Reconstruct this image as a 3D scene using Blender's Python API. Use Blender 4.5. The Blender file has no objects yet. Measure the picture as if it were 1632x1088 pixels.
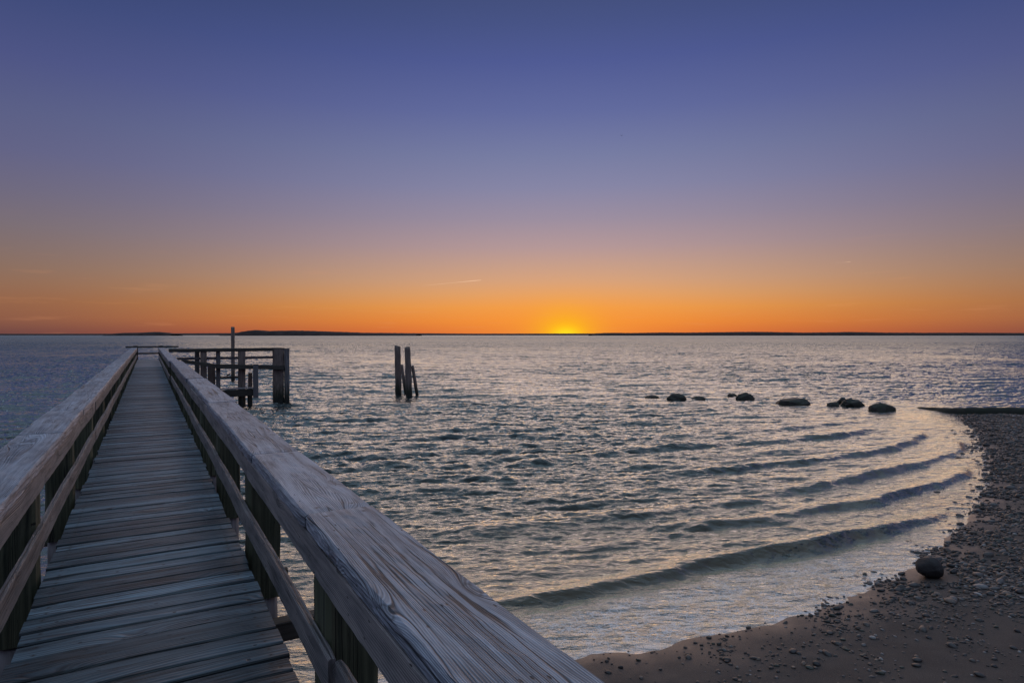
import bpy, math, random
import numpy as np
from mathutils import Vector, Matrix

random.seed(7)
rng = np.random.default_rng(11)
R = math.radians
S = bpy.context.scene
COL = S.collection

# ------------------------------------------------------------------ camera
F = 1010.0            # focal length in photo pixels (1632 wide)
H = 4.1               # camera height above the water
HORIZON = 534.0
PITCH = math.atan((544.0 - HORIZON) / F)
cam_d = bpy.data.cameras.new('camera')
cam = bpy.data.objects.new('camera', cam_d)
COL.objects.link(cam)
cam.location = (0, 0, H)
cam.rotation_euler = (math.pi / 2 - PITCH, 0, 0)
cam_d.sensor_width = 36
cam_d.lens = F / 1632 * 36
cam_d.clip_start = 0.05
cam_d.clip_end = 200000
S.camera = cam
S.view_settings.view_transform = 'Standard'
S.view_settings.look = 'None'
S.view_settings.exposure = 0
S.view_settings.gamma = 1
S.cycles.max_bounces = 8
S.cycles.transparent_max_bounces = 12
S.cycles.sample_clamp_indirect = 4
S.cycles.caustics_reflective = False
S.cycles.caustics_refractive = False

# ------------------------------------------------------------------ sky
SUN_AZ = math.atan((902 - 816) / F)        # to the right of +Y
sun_dir = Vector((math.sin(SUN_AZ), math.cos(SUN_AZ), 0))


def lin(c):
    o = []
    for v in c:
        v = v / 255.0
        o.append(v / 12.92 if v <= 0.04045 else ((v + 0.055) / 1.055) ** 2.4)
    return (o[0], o[1], o[2], 1.0)


def node(nt, typ, **kw):
    n = nt.nodes.new(typ)
    for k, v in kw.items():
        setattr(n, k, v)
    return n


def plug(nt, sock, val):
    if isinstance(val, bpy.types.NodeSocket):
        nt.links.new(val, sock)
    elif val is not None:
        sock.default_value = val


def mth(nt, op, a, b=None, c=None, clamp=False):
    n = node(nt, 'ShaderNodeMath', operation=op)
    n.use_clamp = clamp
    plug(nt, n.inputs[0], a)
    if b is not None:
        plug(nt, n.inputs[1], b)
    if c is not None:
        plug(nt, n.inputs[2], c)
    return n.outputs[0]


def vmth(nt, op, a, b=None):
    n = node(nt, 'ShaderNodeVectorMath', operation=op)
    plug(nt, n.inputs[0], a)
    if b is not None:
        plug(nt, n.inputs[1], b)
    return n.outputs['Value'] if op in ('DOT_PRODUCT', 'LENGTH', 'DISTANCE') else n.outputs[0]


def mixc(nt, fac, a, b, blend='MIX'):
    n = node(nt, 'ShaderNodeMix', data_type='RGBA', blend_type=blend)
    plug(nt, n.inputs['Factor'], fac)
    plug(nt, n.inputs[6], a)
    plug(nt, n.inputs[7], b)
    return n.outputs[2]


def ramp(nt, fac, stops, interp='LINEAR'):
    n = node(nt, 'ShaderNodeValToRGB')
    n.color_ramp.interpolation = interp
    e = n.color_ramp.elements
    while len(e) > 1:
        e.remove(e[-1])
    e[0].position = stops[0][0]
    e[0].color = stops[0][1]
    for p, c in stops[1:]:
        k = e.new(p)
        k.color = c
    plug(nt, n.inputs[0], fac)
    return n.outputs[0]


def g(v):
    return (v, v, v, 1)


def maprange(nt, v, a, b, c=0.0, d=1.0, smooth=False):
    n = node(nt, 'ShaderNodeMapRange')
    if smooth:
        n.interpolation_type = 'SMOOTHSTEP'
    plug(nt, n.inputs['Value'], v)
    n.inputs['From Min'].default_value = a
    n.inputs['From Max'].default_value = b
    n.inputs['To Min'].default_value = c
    n.inputs['To Max'].default_value = d
    return n.outputs['Result']


def noise(nt, vec, scale, detail=3.0, rough=0.5, dist=0.0, dim='3D'):
    n = node(nt, 'ShaderNodeTexNoise', noise_dimensions=dim)
    plug(nt, n.inputs['Vector'], vec)
    n.inputs['Scale'].default_value = scale
    n.inputs['Detail'].default_value = detail
    n.inputs['Roughness'].default_value = rough
    n.inputs['Distortion'].default_value = dist
    return n.outputs['Fac']


def el(y):            # sin of elevation for a photo row
    a = math.atan((HORIZON - y) / F)
    return math.sin(a)


world = bpy.data.worlds.new('World')
S.world = world
world.use_nodes = True
wt = world.node_tree
wt.nodes.clear()
tc = node(wt, 'ShaderNodeTexCoord')
d = vmth(wt, 'NORMALIZE', tc.outputs['Generated'])
sp = node(wt, 'ShaderNodeSeparateXYZ')
wt.links.new(d, sp.inputs[0])
zz = mth(wt, 'MAXIMUM', sp.outputs[2], 0.0)
mid = [(530, (228, 112, 48)), (512, (242, 138, 50)), (490, (240, 156, 72)), (470, (226, 162, 104)), (448, (210, 162, 128)),
       (425, (196, 158, 140)), (395, (177, 151, 154)), (350, (154, 142, 161)), (300, (134, 134, 166)),
       (250, (119, 125, 163)), (180, (98, 107, 158)), (100, (80, 91, 148)), (40, (72, 84, 134)), (0, (68, 80, 126))]
side = [(530, (112, 72, 68)), (512, (140, 92, 72)), (490, (148, 101, 75)), (468, (145, 108, 87)), (448, (139, 111, 97)),
        (425, (131, 111, 107)), (395, (122, 110, 117)), (350, (110, 105, 127)), (300, (98, 99, 134)),
        (250, (90, 95, 134)), (180, (77, 84, 132)), (100, (63, 75, 122)), (40, (55, 68, 113)), (0, (51, 65, 107))]
top_tail = [(0.58, (0.17, 0.215, 0.32, 1)), (0.75, (0.30, 0.40, 0.55, 1)), (1.0, (0.36, 0.48, 0.64, 1))]  # unseen sky overhead, brightened to light the pier and water


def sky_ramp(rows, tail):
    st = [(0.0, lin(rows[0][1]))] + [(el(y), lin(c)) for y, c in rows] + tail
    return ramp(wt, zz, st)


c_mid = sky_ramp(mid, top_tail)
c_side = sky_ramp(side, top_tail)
# horizontal angle to the sun
hor = vmth(wt, 'NORMALIZE', vmth(wt, 'MULTIPLY', d, (1, 1, 0)))
cosd = vmth(wt, 'DOT_PRODUCT', hor, tuple(sun_dir))
f_lin = maprange(wt, cosd, 1.0, 0.68, 0, 1)
f_side = mth(wt, 'MULTIPLY', f_lin, mth(wt, 'SUBTRACT', 2.0, f_lin))
skyc = mixc(wt, f_side, c_mid, c_side)
# anti-sunset side of the sky: dusky blue, brightened overhead to light the pier
f_back = maprange(wt, cosd, 0.6, -0.6, 0, 1, smooth=True)
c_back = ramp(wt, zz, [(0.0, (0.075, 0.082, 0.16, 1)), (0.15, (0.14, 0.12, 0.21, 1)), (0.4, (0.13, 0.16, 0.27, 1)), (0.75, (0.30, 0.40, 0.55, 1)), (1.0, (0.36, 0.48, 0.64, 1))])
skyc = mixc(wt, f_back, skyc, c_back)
# glow round the sun sitting on the horizon: azimuth and elevation in radians-ish
sidev = Vector((math.cos(SUN_AZ), -math.sin(SUN_AZ), 0))
az = vmth(wt, 'DOT_PRODUCT', d, tuple(sidev))
front = maprange(wt, cosd, 0.0, 0.3, 0, 1)


def glow(sa, se, e0, power=1.0):
    a = mth(wt, 'POWER', mth(wt, 'ABSOLUTE', mth(wt, 'DIVIDE', az, sa)), 2.0)
    e = mth(wt, 'POWER', mth(wt, 'ABSOLUTE', mth(wt, 'DIVIDE', mth(wt, 'SUBTRACT', sp.outputs[2], e0), se)), 2.0)
    v = mth(wt, 'EXPONENT', mth(wt, 'MULTIPLY', mth(wt, 'ADD', a, e), -1.0))
    return mth(wt, 'MULTIPLY', v, front)


skyc = mixc(wt, mth(wt, 'MULTIPLY', glow(0.15, 0.058, 0.0), 0.55), skyc, lin((254, 156, 36)))
skyc = mixc(wt, mth(wt, 'MULTIPLY', glow(0.30, 0.11, 0.03), 0.12), skyc, lin((250, 175, 110)))
skyc = mixc(wt, mth(wt, 'MULTIPLY', glow(0.046, 0.036, 0.0), 0.9, clamp=True), skyc, lin((255, 186, 16)))
skyc = mixc(wt, mth(wt, 'MULTIPLY', glow(0.020, 0.012, 0.0), 0.9), skyc, (1.15, 0.80, 0.02, 1))
# faint thin streaks low over the horizon
mp = node(wt, 'ShaderNodeMapping')
mp.inputs['Scale'].default_value = (5, 5, 60)
wt.links.new(d, mp.inputs[0])
stk = noise(wt, mp.outputs[0], 2.2, 4, 0.55)
stf = mth(wt, 'MULTIPLY', maprange(wt, stk, 0.60, 0.78), maprange(wt, zz, 0.16, 0.02))
skyc = mixc(wt, mth(wt, 'MULTIPLY', stf, 0.16), skyc, lin((236, 160, 110)))
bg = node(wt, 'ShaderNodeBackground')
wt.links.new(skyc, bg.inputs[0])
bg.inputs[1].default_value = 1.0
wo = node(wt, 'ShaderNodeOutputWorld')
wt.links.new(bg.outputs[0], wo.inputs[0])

# ------------------------------------------------------------------ sun lamp, low and dim: the sun is on the horizon
sl = bpy.data.lights.new('sun', 'SUN')
sl.energy = 0.76
sl.angle = R(68)
sl.color = (1.0, 0.67, 0.45)
so = bpy.data.objects.new('sun', sl)
COL.objects.link(so)
SUN_EL = R(4.0)
dv = Vector((math.sin(SUN_AZ) * math.cos(SUN_EL), math.cos(SUN_AZ) * math.cos(SUN_EL), math.sin(SUN_EL)))
so.rotation_euler = dv.to_track_quat('Z', 'Y').to_euler()
so.location = (0, 0, 30)

# ------------------------------------------------------------------ geometry of the view, used for surveying positions


def ray(x, y):
    vx, vy, vz = (x - 816) / F, 1.0, -(y - 544) / F
    c, s_ = math.cos(PITCH), math.sin(PITCH)
    return Vector((vx, vy * c + vz * s_, vz * c - vy * s_))


def on_z(x, y, z=0.0):
    r = ray(x, y)
    k = (z - H) / r.z
    return Vector((r.x * k, r.y * k, z))


def at_depth(x, y, Z):
    r = ray(x, y)
    k = Z / r.y
    return Vector((r.x * k, Z, H + r.z * k))


# ------------------------------------------------------------------ tags and mesh helpers


def tag(o, label=None, cat=None, group=None, kind=None):
    if label:
        o['label'] = label
    if cat:
        o['category'] = cat
    if group:
        o['group'] = group
    if kind:
        o['kind'] = kind
    return o


def empty(name, loc):
    o = bpy.data.objects.new(name, None)
    o.empty_display_size = 0.3
    o.location = loc
    COL.objects.link(o)
    return o


def mesh_np(name, V, Fq, mat, parent=None, loc=None, smooth=True, attrs=None):
    """V (n,3), Fq (m,4) or (m,3) arrays or list of polygons."""
    me = bpy.data.meshes.new(name)
    V = np.asarray(V, dtype=np.float32)
    if isinstance(Fq, np.ndarray):
        m, k = Fq.shape
        me.vertices.add(len(V))
        me.vertices.foreach_set('co', V.ravel())
        me.loops.add(m * k)
        me.loops.foreach_set('vertex_index', Fq.astype(np.int32).ravel())
        me.polygons.add(m)
        me.polygons.foreach_set('loop_start', np.arange(0, m * k, k, dtype=np.int32))
        me.polygons.foreach_set('loop_total', np.full(m, k, dtype=np.int32))
        me.update(calc_edges=True)
    else:
        me.from_pydata([tuple(v) for v in V.tolist()], [], Fq)
        me.update()
    if smooth:
        me.polygons.foreach_set('use_smooth', np.ones(len(me.polygons), dtype=bool))
    if attrs:
        for an, (ty, arr) in attrs.items():
            a = me.attributes.new(an, ty, 'POINT')
            arr = np.asarray(arr, dtype=np.float32)
            a.data.foreach_set('vector' if ty == 'FLOAT_VECTOR' else ('color' if ty == 'FLOAT_COLOR' else 'value'), arr.ravel())
    if mat:
        me.materials.append(mat)
    o = bpy.data.objects.new(name, me)
    COL.objects.link(o)
    if parent:
        o.parent = parent
    if loc is not None:
        o.location = loc
    return o


def sinnoise(X, Y, scale, seed, n=6):
    r = np.random.default_rng(seed)
    out = np.zeros_like(X, dtype=np.float64)
    for i in range(n):
        a = r.uniform(0, 2 * math.pi)
        k = scale * r.uniform(0.5, 1.8)
        out += np.sin((X * math.cos(a) + Y * math.sin(a)) * k + r.uniform(0, 6.28))
    return out / math.sqrt(n / 2) / 1.4


# ------------------------------------------------------------------ materials


def new_mat(name):
    m = bpy.data.materials.new(name)
    m.use_nodes = True
    nt = m.node_tree
    nt.nodes.clear()
    out = node(nt, 'ShaderNodeOutputMaterial')
    return m, nt, out


def principled(nt, out):
    p = node(nt, 'ShaderNodeBsdfPrincipled')
    nt.links.new(p.outputs[0], out.inputs[0])
    return p


def wood_material(name, light, dark, tint, ring=150.0, rough=0.62, bump=0.0022, crack=1.0, knots=1.0, contrast=1.0, spec=0.3, tlo=0.62, thi=1.25, pv=8.0, streak=0.0, nails=0.0):
    m, nt, out = new_mat(name)
    p = principled(nt, out)
    at = node(nt, 'ShaderNodeAttribute', attribute_name='gc')
    tn = node(nt, 'ShaderNodeAttribute', attribute_name='tone')
    s3 = node(nt, 'ShaderNodeSeparateXYZ')
    nt.links.new(at.outputs['Vector'], s3.inputs[0])
    u, v, w = s3.outputs

    def vec(a, b, c=None):
        cb = node(nt, 'ShaderNodeCombineXYZ')
        plug(nt, cb.inputs[0], a)
        plug(nt, cb.inputs[1], b)
        plug(nt, cb.inputs[2], c if c is not None else w)
        return cb.outputs[0]
    # warp of the grain
    n1 = noise(nt, vec(mth(nt, 'MULTIPLY', u, 0.55), mth(nt, 'MULTIPLY', v, 4.5)), 1.0, 1, 0.5)
    n2 = noise(nt, vec(mth(nt, 'MULTIPLY', u, 2.5), mth(nt, 'MULTIPLY', v, 18.0)), 1.0, 2, 0.5)
    # knots
    vo = node(nt, 'ShaderNodeTexVoronoi', feature='F1', voronoi_dimensions='2D')
    nt.links.new(vec(mth(nt, 'MULTIPLY', u, 1.0), mth(nt, 'MULTIPLY', v, 3.6)), vo.inputs['Vector'])
    vo.inputs['Scale'].default_value = 1.0
    vo.inputs['Randomness'].default_value = 1.0
    kd = vo.outputs['Distance']
    kn = mth(nt, 'EXPONENT', mth(nt, 'MULTIPLY', mth(nt, 'POWER', mth(nt, 'DIVIDE', kd, 0.13), 2.0), -1.0))
    field = mth(nt, 'ADD', v, mth(nt, 'MULTIPLY', n1, 0.14))
    field = mth(nt, 'ADD', field, mth(nt, 'MULTIPLY', n2, 0.006))
    field = mth(nt, 'ADD', field, mth(nt, 'MULTIPLY', kn, 0.040 * knots))
    ringv = mth(nt, 'SINE', mth(nt, 'MULTIPLY', field, ring * 6.283 / 2))
    ringf = mth(nt, 'SINE', mth(nt, 'MULTIPLY', field, ring * 6.283 * 0.83))
    rv = mth(nt, 'MULTIPLY_ADD', ringv, 0.5, 0.5)
    rv = mth(nt, 'POWER', rv, 1.6)
    rf = mth(nt, 'MULTIPLY_ADD', ringf, 0.5, 0.5)
    fib = noise(nt, vec(mth(nt, 'MULTIPLY', u, 2.5), mth(nt, 'MULTIPLY', field, 330.0)), 1.0, 2, 0.6)
    fib2 = noise(nt, vec(mth(nt, 'MULTIPLY', u, 1.1), mth(nt, 'MULTIPLY', field, 55.0)), 1.0, 3, 0.65)
    # long drying cracks
    ck = noise(nt, vec(mth(nt, 'MULTIPLY', u, 0.5), mth(nt, 'MULTIPLY', field, 22.0)), 1.0, 2, 0.4)
    ckm = mth(nt, 'ABSOLUTE', mth(nt, 'SUBTRACT', ck, 0.5))
    ckl = maprange(nt, ckm, 0.008, 0.026, 1, 0)
    gate = noise(nt, vec(mth(nt, 'MULTIPLY', u, 0.8), mth(nt, 'MULTIPLY', v, 4.0)), 1.3, 2, 0.5)
    ckl = mth(nt, 'MULTIPLY', ckl, maprange(nt, gate, 0.50, 0.60))
    ckl = mth(nt, 'MULTIPLY', ckl, crack, clamp=True)
    # knot heart
    kh = maprange(nt, kd, 0.030, 0.055, 1, 0)
    krim = mth(nt, 'MULTIPLY', maprange(nt, kd, 0.035, 0.05), maprange(nt, kd, 0.075, 0.055))
    # nail holes
    vn = node(nt, 'ShaderNodeTexVoronoi', feature='F1', voronoi_dimensions='2D')
    nt.links.new(vec(mth(nt, 'MULTIPLY', u, 3.0), mth(nt, 'MULTIPLY', v, 9.0)), vn.inputs['Vector'])
    vn.inputs['Scale'].default_value = 1.0
    hole = maprange(nt, vn.outputs['Distance'], 0.022, 0.036, 1, 0)
    patch = noise(nt, vec(mth(nt, 'MULTIPLY', u, 1.2), mth(nt, 'MULTIPLY', field, pv)), 1.5, 5, 0.68)
    mixv = mth(nt, 'ADD', mth(nt, 'MULTIPLY', rv, 0.33 * contrast), mth(nt, 'MULTIPLY', rf, 0.10 * contrast))
    mixv = mth(nt, 'ADD', mixv, mth(nt, 'MULTIPLY', fib, 0.35 * contrast))
    mixv = mth(nt, 'ADD', mixv, mth(nt, 'MULTIPLY', mth(nt, 'SUBTRACT', fib2, 0.35), 0.9 * contrast))
    mixv = mth(nt, 'ADD', mixv, mth(nt, 'MULTIPLY', mth(nt, 'SUBTRACT', patch, 0.5), 1.1))
    mixv = mth(nt, 'ADD', mixv, -0.08, clamp=True)
    c = mixc(nt, mixv, (*dark, 1), (*light, 1))
    if streak:
        sk = noise(nt, vec(mth(nt, 'MULTIPLY', u, 1.6), mth(nt, 'MULTIPLY', field, 34.0)), 1.0, 4, 0.7)
        sk2 = noise(nt, vec(mth(nt, 'MULTIPLY', u, 3.0), mth(nt, 'MULTIPLY', v, 6.0)), 1.0, 3, 0.6)
        sm = mth(nt, 'MULTIPLY', maprange(nt, sk, 0.44, 0.60), maprange(nt, sk2, 0.30, 0.62))
        c = mixc(nt, mth(nt, 'MULTIPLY', sm, streak), c, (dark[0] * 0.6, dark[1] * 0.6, dark[2] * 0.6, 1))
        lt = maprange(nt, sk, 0.40, 0.24)
        c = mixc(nt, mth(nt, 'MULTIPLY', lt, 0.6), c, (light[0] * 1.3, light[1] * 1.3, light[2] * 1.3, 1))
    c = mixc(nt, mth(nt, 'MULTIPLY', maprange(nt, patch, 0.42, 0.72), 0.55), c, (*tint, 1))
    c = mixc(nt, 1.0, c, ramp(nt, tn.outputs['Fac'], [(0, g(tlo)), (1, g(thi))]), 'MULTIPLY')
    blk = mth(nt, 'MAXIMUM', mth(nt, 'MULTIPLY', ckl, 0.85), mth(nt, 'MULTIPLY', hole, 0.85))
    blk = mth(nt, 'MAXIMUM', blk, mth(nt, 'MULTIPLY', krim, 0.55 * knots))
    blk = mth(nt, 'MAXIMUM', blk, mth(nt, 'MULTIPLY', kh, 0.35 * knots))
    c = mixc(nt, blk, c, (0.012, 0.012, 0.013, 1))
    if nails:
        ab = node(nt, 'ShaderNodeAttribute', attribute_name='bl')
        sb = node(nt, 'ShaderNodeSeparateXYZ')
        nt.links.new(ab.outputs['Vector'], sb.inputs[0])
        dx_ = mth(nt, 'SUBTRACT', sb.outputs[0], 0.085)
        dy_ = mth(nt, 'SUBTRACT', sb.outputs[1], mth(nt, 'MULTIPLY', sb.outputs[2], 0.52))
        nd = mth(nt, 'SQRT', mth(nt, 'ADD', mth(nt, 'MULTIPLY', dx_, dx_), mth(nt, 'MULTIPLY', dy_, dy_)))
        rust = maprange(nt, mth(nt, 'ADD', nd, mth(nt, 'MULTIPLY', fib2, 0.012)), 0.010, 0.026, 0.55, 0)
        c = mixc(nt, rust, c, (0.030, 0.018, 0.012, 1))
        c = mixc(nt, maprange(nt, nd, 0.0045, 0.0065, 1, 0), c, (0.010, 0.009, 0.009, 1))
        eg = mth(nt, 'SUBTRACT', sb.outputs[2], sb.outputs[1])
        egm = maprange(nt, mth(nt, 'ADD', eg, mth(nt, 'MULTIPLY', fib2, 0.02)), 0.012, 0.024, nails, 0)
        c = mixc(nt, egm, c, (dark[0] * 0.5, dark[1] * 0.5, dark[2] * 0.5, 1))
    nt.links.new(c, p.inputs['Base Color'])
    p.inputs['Roughness'].default_value = rough
    p.inputs['Specular IOR Level'].default_value = spec
    hgt = mth(nt, 'ADD', mth(nt, 'MULTIPLY', rv, 0.6), mth(nt, 'MULTIPLY', fib, 0.5))
    hgt = mth(nt, 'SUBTRACT', hgt, mth(nt, 'MULTIPLY', ckl, 2.0))
    hgt = mth(nt, 'SUBTRACT', hgt, mth(nt, 'MULTIPLY', hole, 1.5))
    hgt = mth(nt, 'ADD', hgt, mth(nt, 'MULTIPLY', fib2, 0.7))
    b = node(nt, 'ShaderNodeBump')
    b.inputs['Strength'].default_value = 1.0
    b.inputs['Distance'].default_value = bump
    nt.links.new(hgt, b.inputs['Height'])
    nt.links.new(b.outputs[0], p.inputs['Normal'])
    return m


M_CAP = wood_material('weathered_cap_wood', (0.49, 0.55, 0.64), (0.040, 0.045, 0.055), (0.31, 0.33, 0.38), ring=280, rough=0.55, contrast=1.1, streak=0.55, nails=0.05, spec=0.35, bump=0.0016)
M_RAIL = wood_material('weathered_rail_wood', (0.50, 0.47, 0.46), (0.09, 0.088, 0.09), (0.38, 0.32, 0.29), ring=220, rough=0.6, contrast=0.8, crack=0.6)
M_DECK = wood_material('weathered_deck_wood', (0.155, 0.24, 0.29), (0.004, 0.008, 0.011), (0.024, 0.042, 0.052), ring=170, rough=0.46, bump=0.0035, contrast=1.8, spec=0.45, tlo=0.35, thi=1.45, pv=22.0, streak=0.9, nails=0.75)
M_POST = wood_material('damp_post_wood', (0.19, 0.20, 0.125), (0.030, 0.040, 0.028), (0.11, 0.125, 0.075), ring=45, rough=0.7, knots=0.3)
M_DARK = wood_material('dark_timber', (0.14, 0.125, 0.105), (0.025, 0.024, 0.021), (0.09, 0.085, 0.07), ring=45, rough=0.7, knots=0.3)
M_NEW = wood_material('pale_boards', (0.42, 0.40, 0.41), (0.22, 0.21, 0.22), (0.38, 0.36, 0.36), ring=60, rough=0.6, contrast=0.5, crack=0.2)


def pile_material(name, top, low):
    m, nt, out = new_mat(name)
    p = principled(nt, out)
    geo = node(nt, 'ShaderNodeNewGeometry')
    s3 = node(nt, 'ShaderNodeSeparateXYZ')
    nt.links.new(geo.outputs['Position'], s3.inputs[0])
    mpn = node(nt, 'ShaderNodeMapping')
    mpn.inputs['Scale'].default_value = (14, 14, 1.2)
    nt.links.new(geo.outputs['Position'], mpn.inputs[0])
    st = noise(nt, mpn.outputs[0], 1.0, 5, 0.65)
    c = mixc(nt, maprange(nt, st, 0.3, 0.7), (top[0] * 0.35, top[1] * 0.35, top[2] * 0.35, 1), (*top, 1))
    zn = mth(nt, 'ADD', s3.outputs[2], mth(nt, 'MULTIPLY', mth(nt, 'SUBTRACT', st, 0.5), 1.6))
    algae = maprange(nt, zn, 1.15, 0.55)
    blk = maprange(nt, zn, 0.55, 0.25)
    c = mixc(nt, algae, c, (*low, 1))
    c = mixc(nt, blk, c, (0.012, 0.014, 0.010, 1))
    nt.links.new(c, p.inputs['Base Color'])
    p.inputs['Roughness'].default_value = 0.65
    b = node(nt, 'ShaderNodeBump')
    b.inputs['Strength'].default_value = 1.0
    b.inputs['Distance'].default_value = 0.02
    nt.links.new(st, b.inputs['Height'])
    nt.links.new(b.outputs[0], p.inputs['Normal'])
    return m


M_PILE = pile_material('old_pile_wood', (0.30, 0.235, 0.20), (0.035, 0.035, 0.018))
M_PILE_GREY = pile_material('grey_pile_wood', (0.26, 0.25, 0.25), (0.05, 0.05, 0.035))


def rock_material(name, a, b_, wet=0.35, scale=3.0, moss=None):
    m, nt, out = new_mat(name)
    p = principled(nt, out)
    tcn = node(nt, 'ShaderNodeTexCoord')
    n1 = noise(nt, tcn.outputs['Object'], scale, 6, 0.62)
    n2 = noise(nt, tcn.outputs['Object'], scale * 9, 4, 0.6)
    c = mixc(nt, maprange(nt, n1, 0.35, 0.65), (*a, 1), (*b_, 1))
    c = mixc(nt, mth(nt, 'MULTIPLY', maprange(nt, n2, 0.5, 0.75), 0.4), c, (b_[0] * 1.8, b_[1] * 1.8, b_[2] * 1.8, 1))
    if moss:
        n3 = noise(nt, tcn.outputs['Object'], scale * 1.7, 4, 0.6)
        c = mixc(nt, maprange(nt, n3, 0.42, 0.6), c, (*moss, 1))
    nt.links.new(c, p.inputs['Base Color'])
    p.inputs['Roughness'].default_value = wet
    b = node(nt, 'ShaderNodeBump')
    b.inputs['Strength'].default_value = 0.9
    b.inputs['Distance'].default_value = 0.03
    nt.links.new(mth(nt, 'ADD', n1, mth(nt, 'MULTIPLY', n2, 0.3)), b.inputs['Height'])
    nt.links.new(b.outputs[0], p.inputs['Normal'])
    return m


M_ROCK = rock_material('wet_boulder', (0.016, 0.015, 0.013), (0.042, 0.035, 0.030), 0.6, moss=(0.016, 0.024, 0.007))
M_BOULDER = rock_material('beach_boulder', (0.014, 0.012, 0.012), (0.030, 0.026, 0.025), 0.6, 5.0)
M_GROYNE = rock_material('mossy_groyne', (0.010, 0.011, 0.008), (0.024, 0.026, 0.017), 0.75, 1.5, moss=(0.014, 0.019, 0.008))

# ------------------------------------------------------------------ shoreline, sea bed and sand
shore_px = [(930, 1036), (1030, 1024), (1130, 1004), (1210, 985), (1300, 958), (1380, 930), (1450, 893), (1500, 850),
            (1555, 800), (1566, 755), (1560, 722), (1552, 698), (1540, 680), (1530, 672)]
shore = [(-400, -90), (-60, -14), (-14, 3.2), (-6, 5.9), (-2.4, 7.3)] + [tuple(on_z(*q)[:2]) for q in shore_px] + \
        [(22.2, 31.9), (24.2, 33.0), (33, 26.0), (60, 12), (400, -60)]
shore = np.array(shore)
land_poly = np.vstack([shore, [[400, -500], [-400, -500]]])


def seg_dist(P, poly):
    best = np.full(len(P), 1e9)
    arg = np.zeros(len(P), dtype=int)
    tt = np.zeros(len(P))
    for i in range(len(poly) - 1):
        a, b = poly[i], poly[i + 1]
        ab = b - a
        t = np.clip(((P - a) @ ab) / (ab @ ab), 0, 1)
        q = a + t[:, None] * ab
        dd = np.hypot(P[:, 0] - q[:, 0], P[:, 1] - q[:, 1])
        m = dd < best
        best[m] = dd[m]
        arg[m] = i
        tt[m] = t[m]
    return best, arg, tt


def inside(P, poly):
    c = np.zeros(len(P), dtype=bool)
    n = len(poly)
    for i in range(n):
        x1, y1 = poly[i]
        x2, y2 = poly[(i + 1) % n]
        if y1 == y2:
            continue
        cond = ((y1 > P[:, 1]) != (y2 > P[:, 1])) & (P[:, 0] < (x2 - x1) * (P[:, 1] - y1) / (y2 - y1) + x1)
        c ^= cond
    return c


def offshore(P):
    """signed distance to the waterline, positive over water"""
    dd, _, _ = seg_dist(P, shore)
    return np.where(inside(P, land_poly), -dd, dd)


def sand_h(P, dd=None):
    if dd is None:
        dd = offshore(P)
    z = np.where(dd < 0, 1.3 * (1 - np.exp(dd * 0.11)), -0.075 * dd)
    z = np.maximum(z, -2.8)
    w = np.clip(np.abs(dd) / 1.5, 0.15, 1)
    z += 0.010 * sinnoise(P[:, 0], P[:, 1], 1.6, 3) * w + 0.006 * sinnoise(P[:, 0], P[:, 1], 6.0, 4) + 0.003 * sinnoise(P[:, 0], P[:, 1], 19.0, 5)
    return z


def on_sand(x, y):
    z = 0.0
    for _ in range(6):
        p = on_z(x, y, z)
        z = float(sand_h(np.array([[p.x, p.y]]))[0])
    p = on_z(x, y, z)
    return p


def axis(segs):
    a = [segs[0][0]]
    for lo, hi, st in segs:
        n = max(1, int(round((hi - lo) / st)))
        a += list(np.linspace(lo, hi, n + 1)[1:])
    return np.array(a)


def grid_faces(nr, nc):
    i = np.arange(nr - 1)[:, None] * nc + np.arange(nc - 1)[None, :]
    i = i.ravel()
    return np.stack([i, i + 1, i + nc + 1, i + nc], axis=1)


def wet_sand_material():
    m, nt, out = new_mat('wet_sand')
    p = principled(nt, out)
    at = node(nt, 'ShaderNodeAttribute', attribute_name='dist')
    geo = node(nt, 'ShaderNodeNewGeometry')
    pos = geo.outputs['Position']
    n1 = noise(nt, pos, 1.4, 5, 0.6)
    n2 = noise(nt, pos, 60, 4, 0.7)
    n3 = noise(nt, pos, 260, 2, 0.7)
    dry = mixc(nt, maprange(nt, n1, 0.35, 0.68), (0.064, 0.050, 0.043, 1), (0.105, 0.083, 0.071, 1))
    dry = mixc(nt, mth(nt, 'MULTIPLY', maprange(nt, n3, 0.45, 0.7), 0.45), dry, (0.06, 0.05, 0.045, 1))
    dry = mixc(nt, mth(nt, 'MULTIPLY', maprange(nt, n2, 0.56, 0.72), 0.5), dry, (0.20, 0.17, 0.15, 1))
    # distance inland, wobbling: the wet band
    dn = mth(nt, 'ADD', at.outputs['Fac'], mth(nt, 'MULTIPLY', mth(nt, 'SUBTRACT', n1, 0.5), 1.4))
    wet = maprange(nt, dn, -1.4, -0.1)
    c = mixc(nt, wet, dry, (0.050, 0.042, 0.038, 1))
    nt.links.new(c, p.inputs['Base Color'])
    plug(nt, p.inputs['Roughness'], maprange(nt, wet, 0, 1, 0.85, 0.34))
    p.inputs['Specular IOR Level'].default_value = 0.45
    b = node(nt, 'ShaderNodeBump')
    b.inputs['Strength'].default_value = 1.0
    plug(nt, b.inputs['Distance'], maprange(nt, wet, 0, 1, 0.012, 0.003))
    nt.links.new(mth(nt, 'ADD', n2, mth(nt, 'MULTIPLY', n3, 0.4)), b.inputs['Height'])
    nt.links.new(b.outputs[0], p.inputs['Normal'])
    return m


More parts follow.
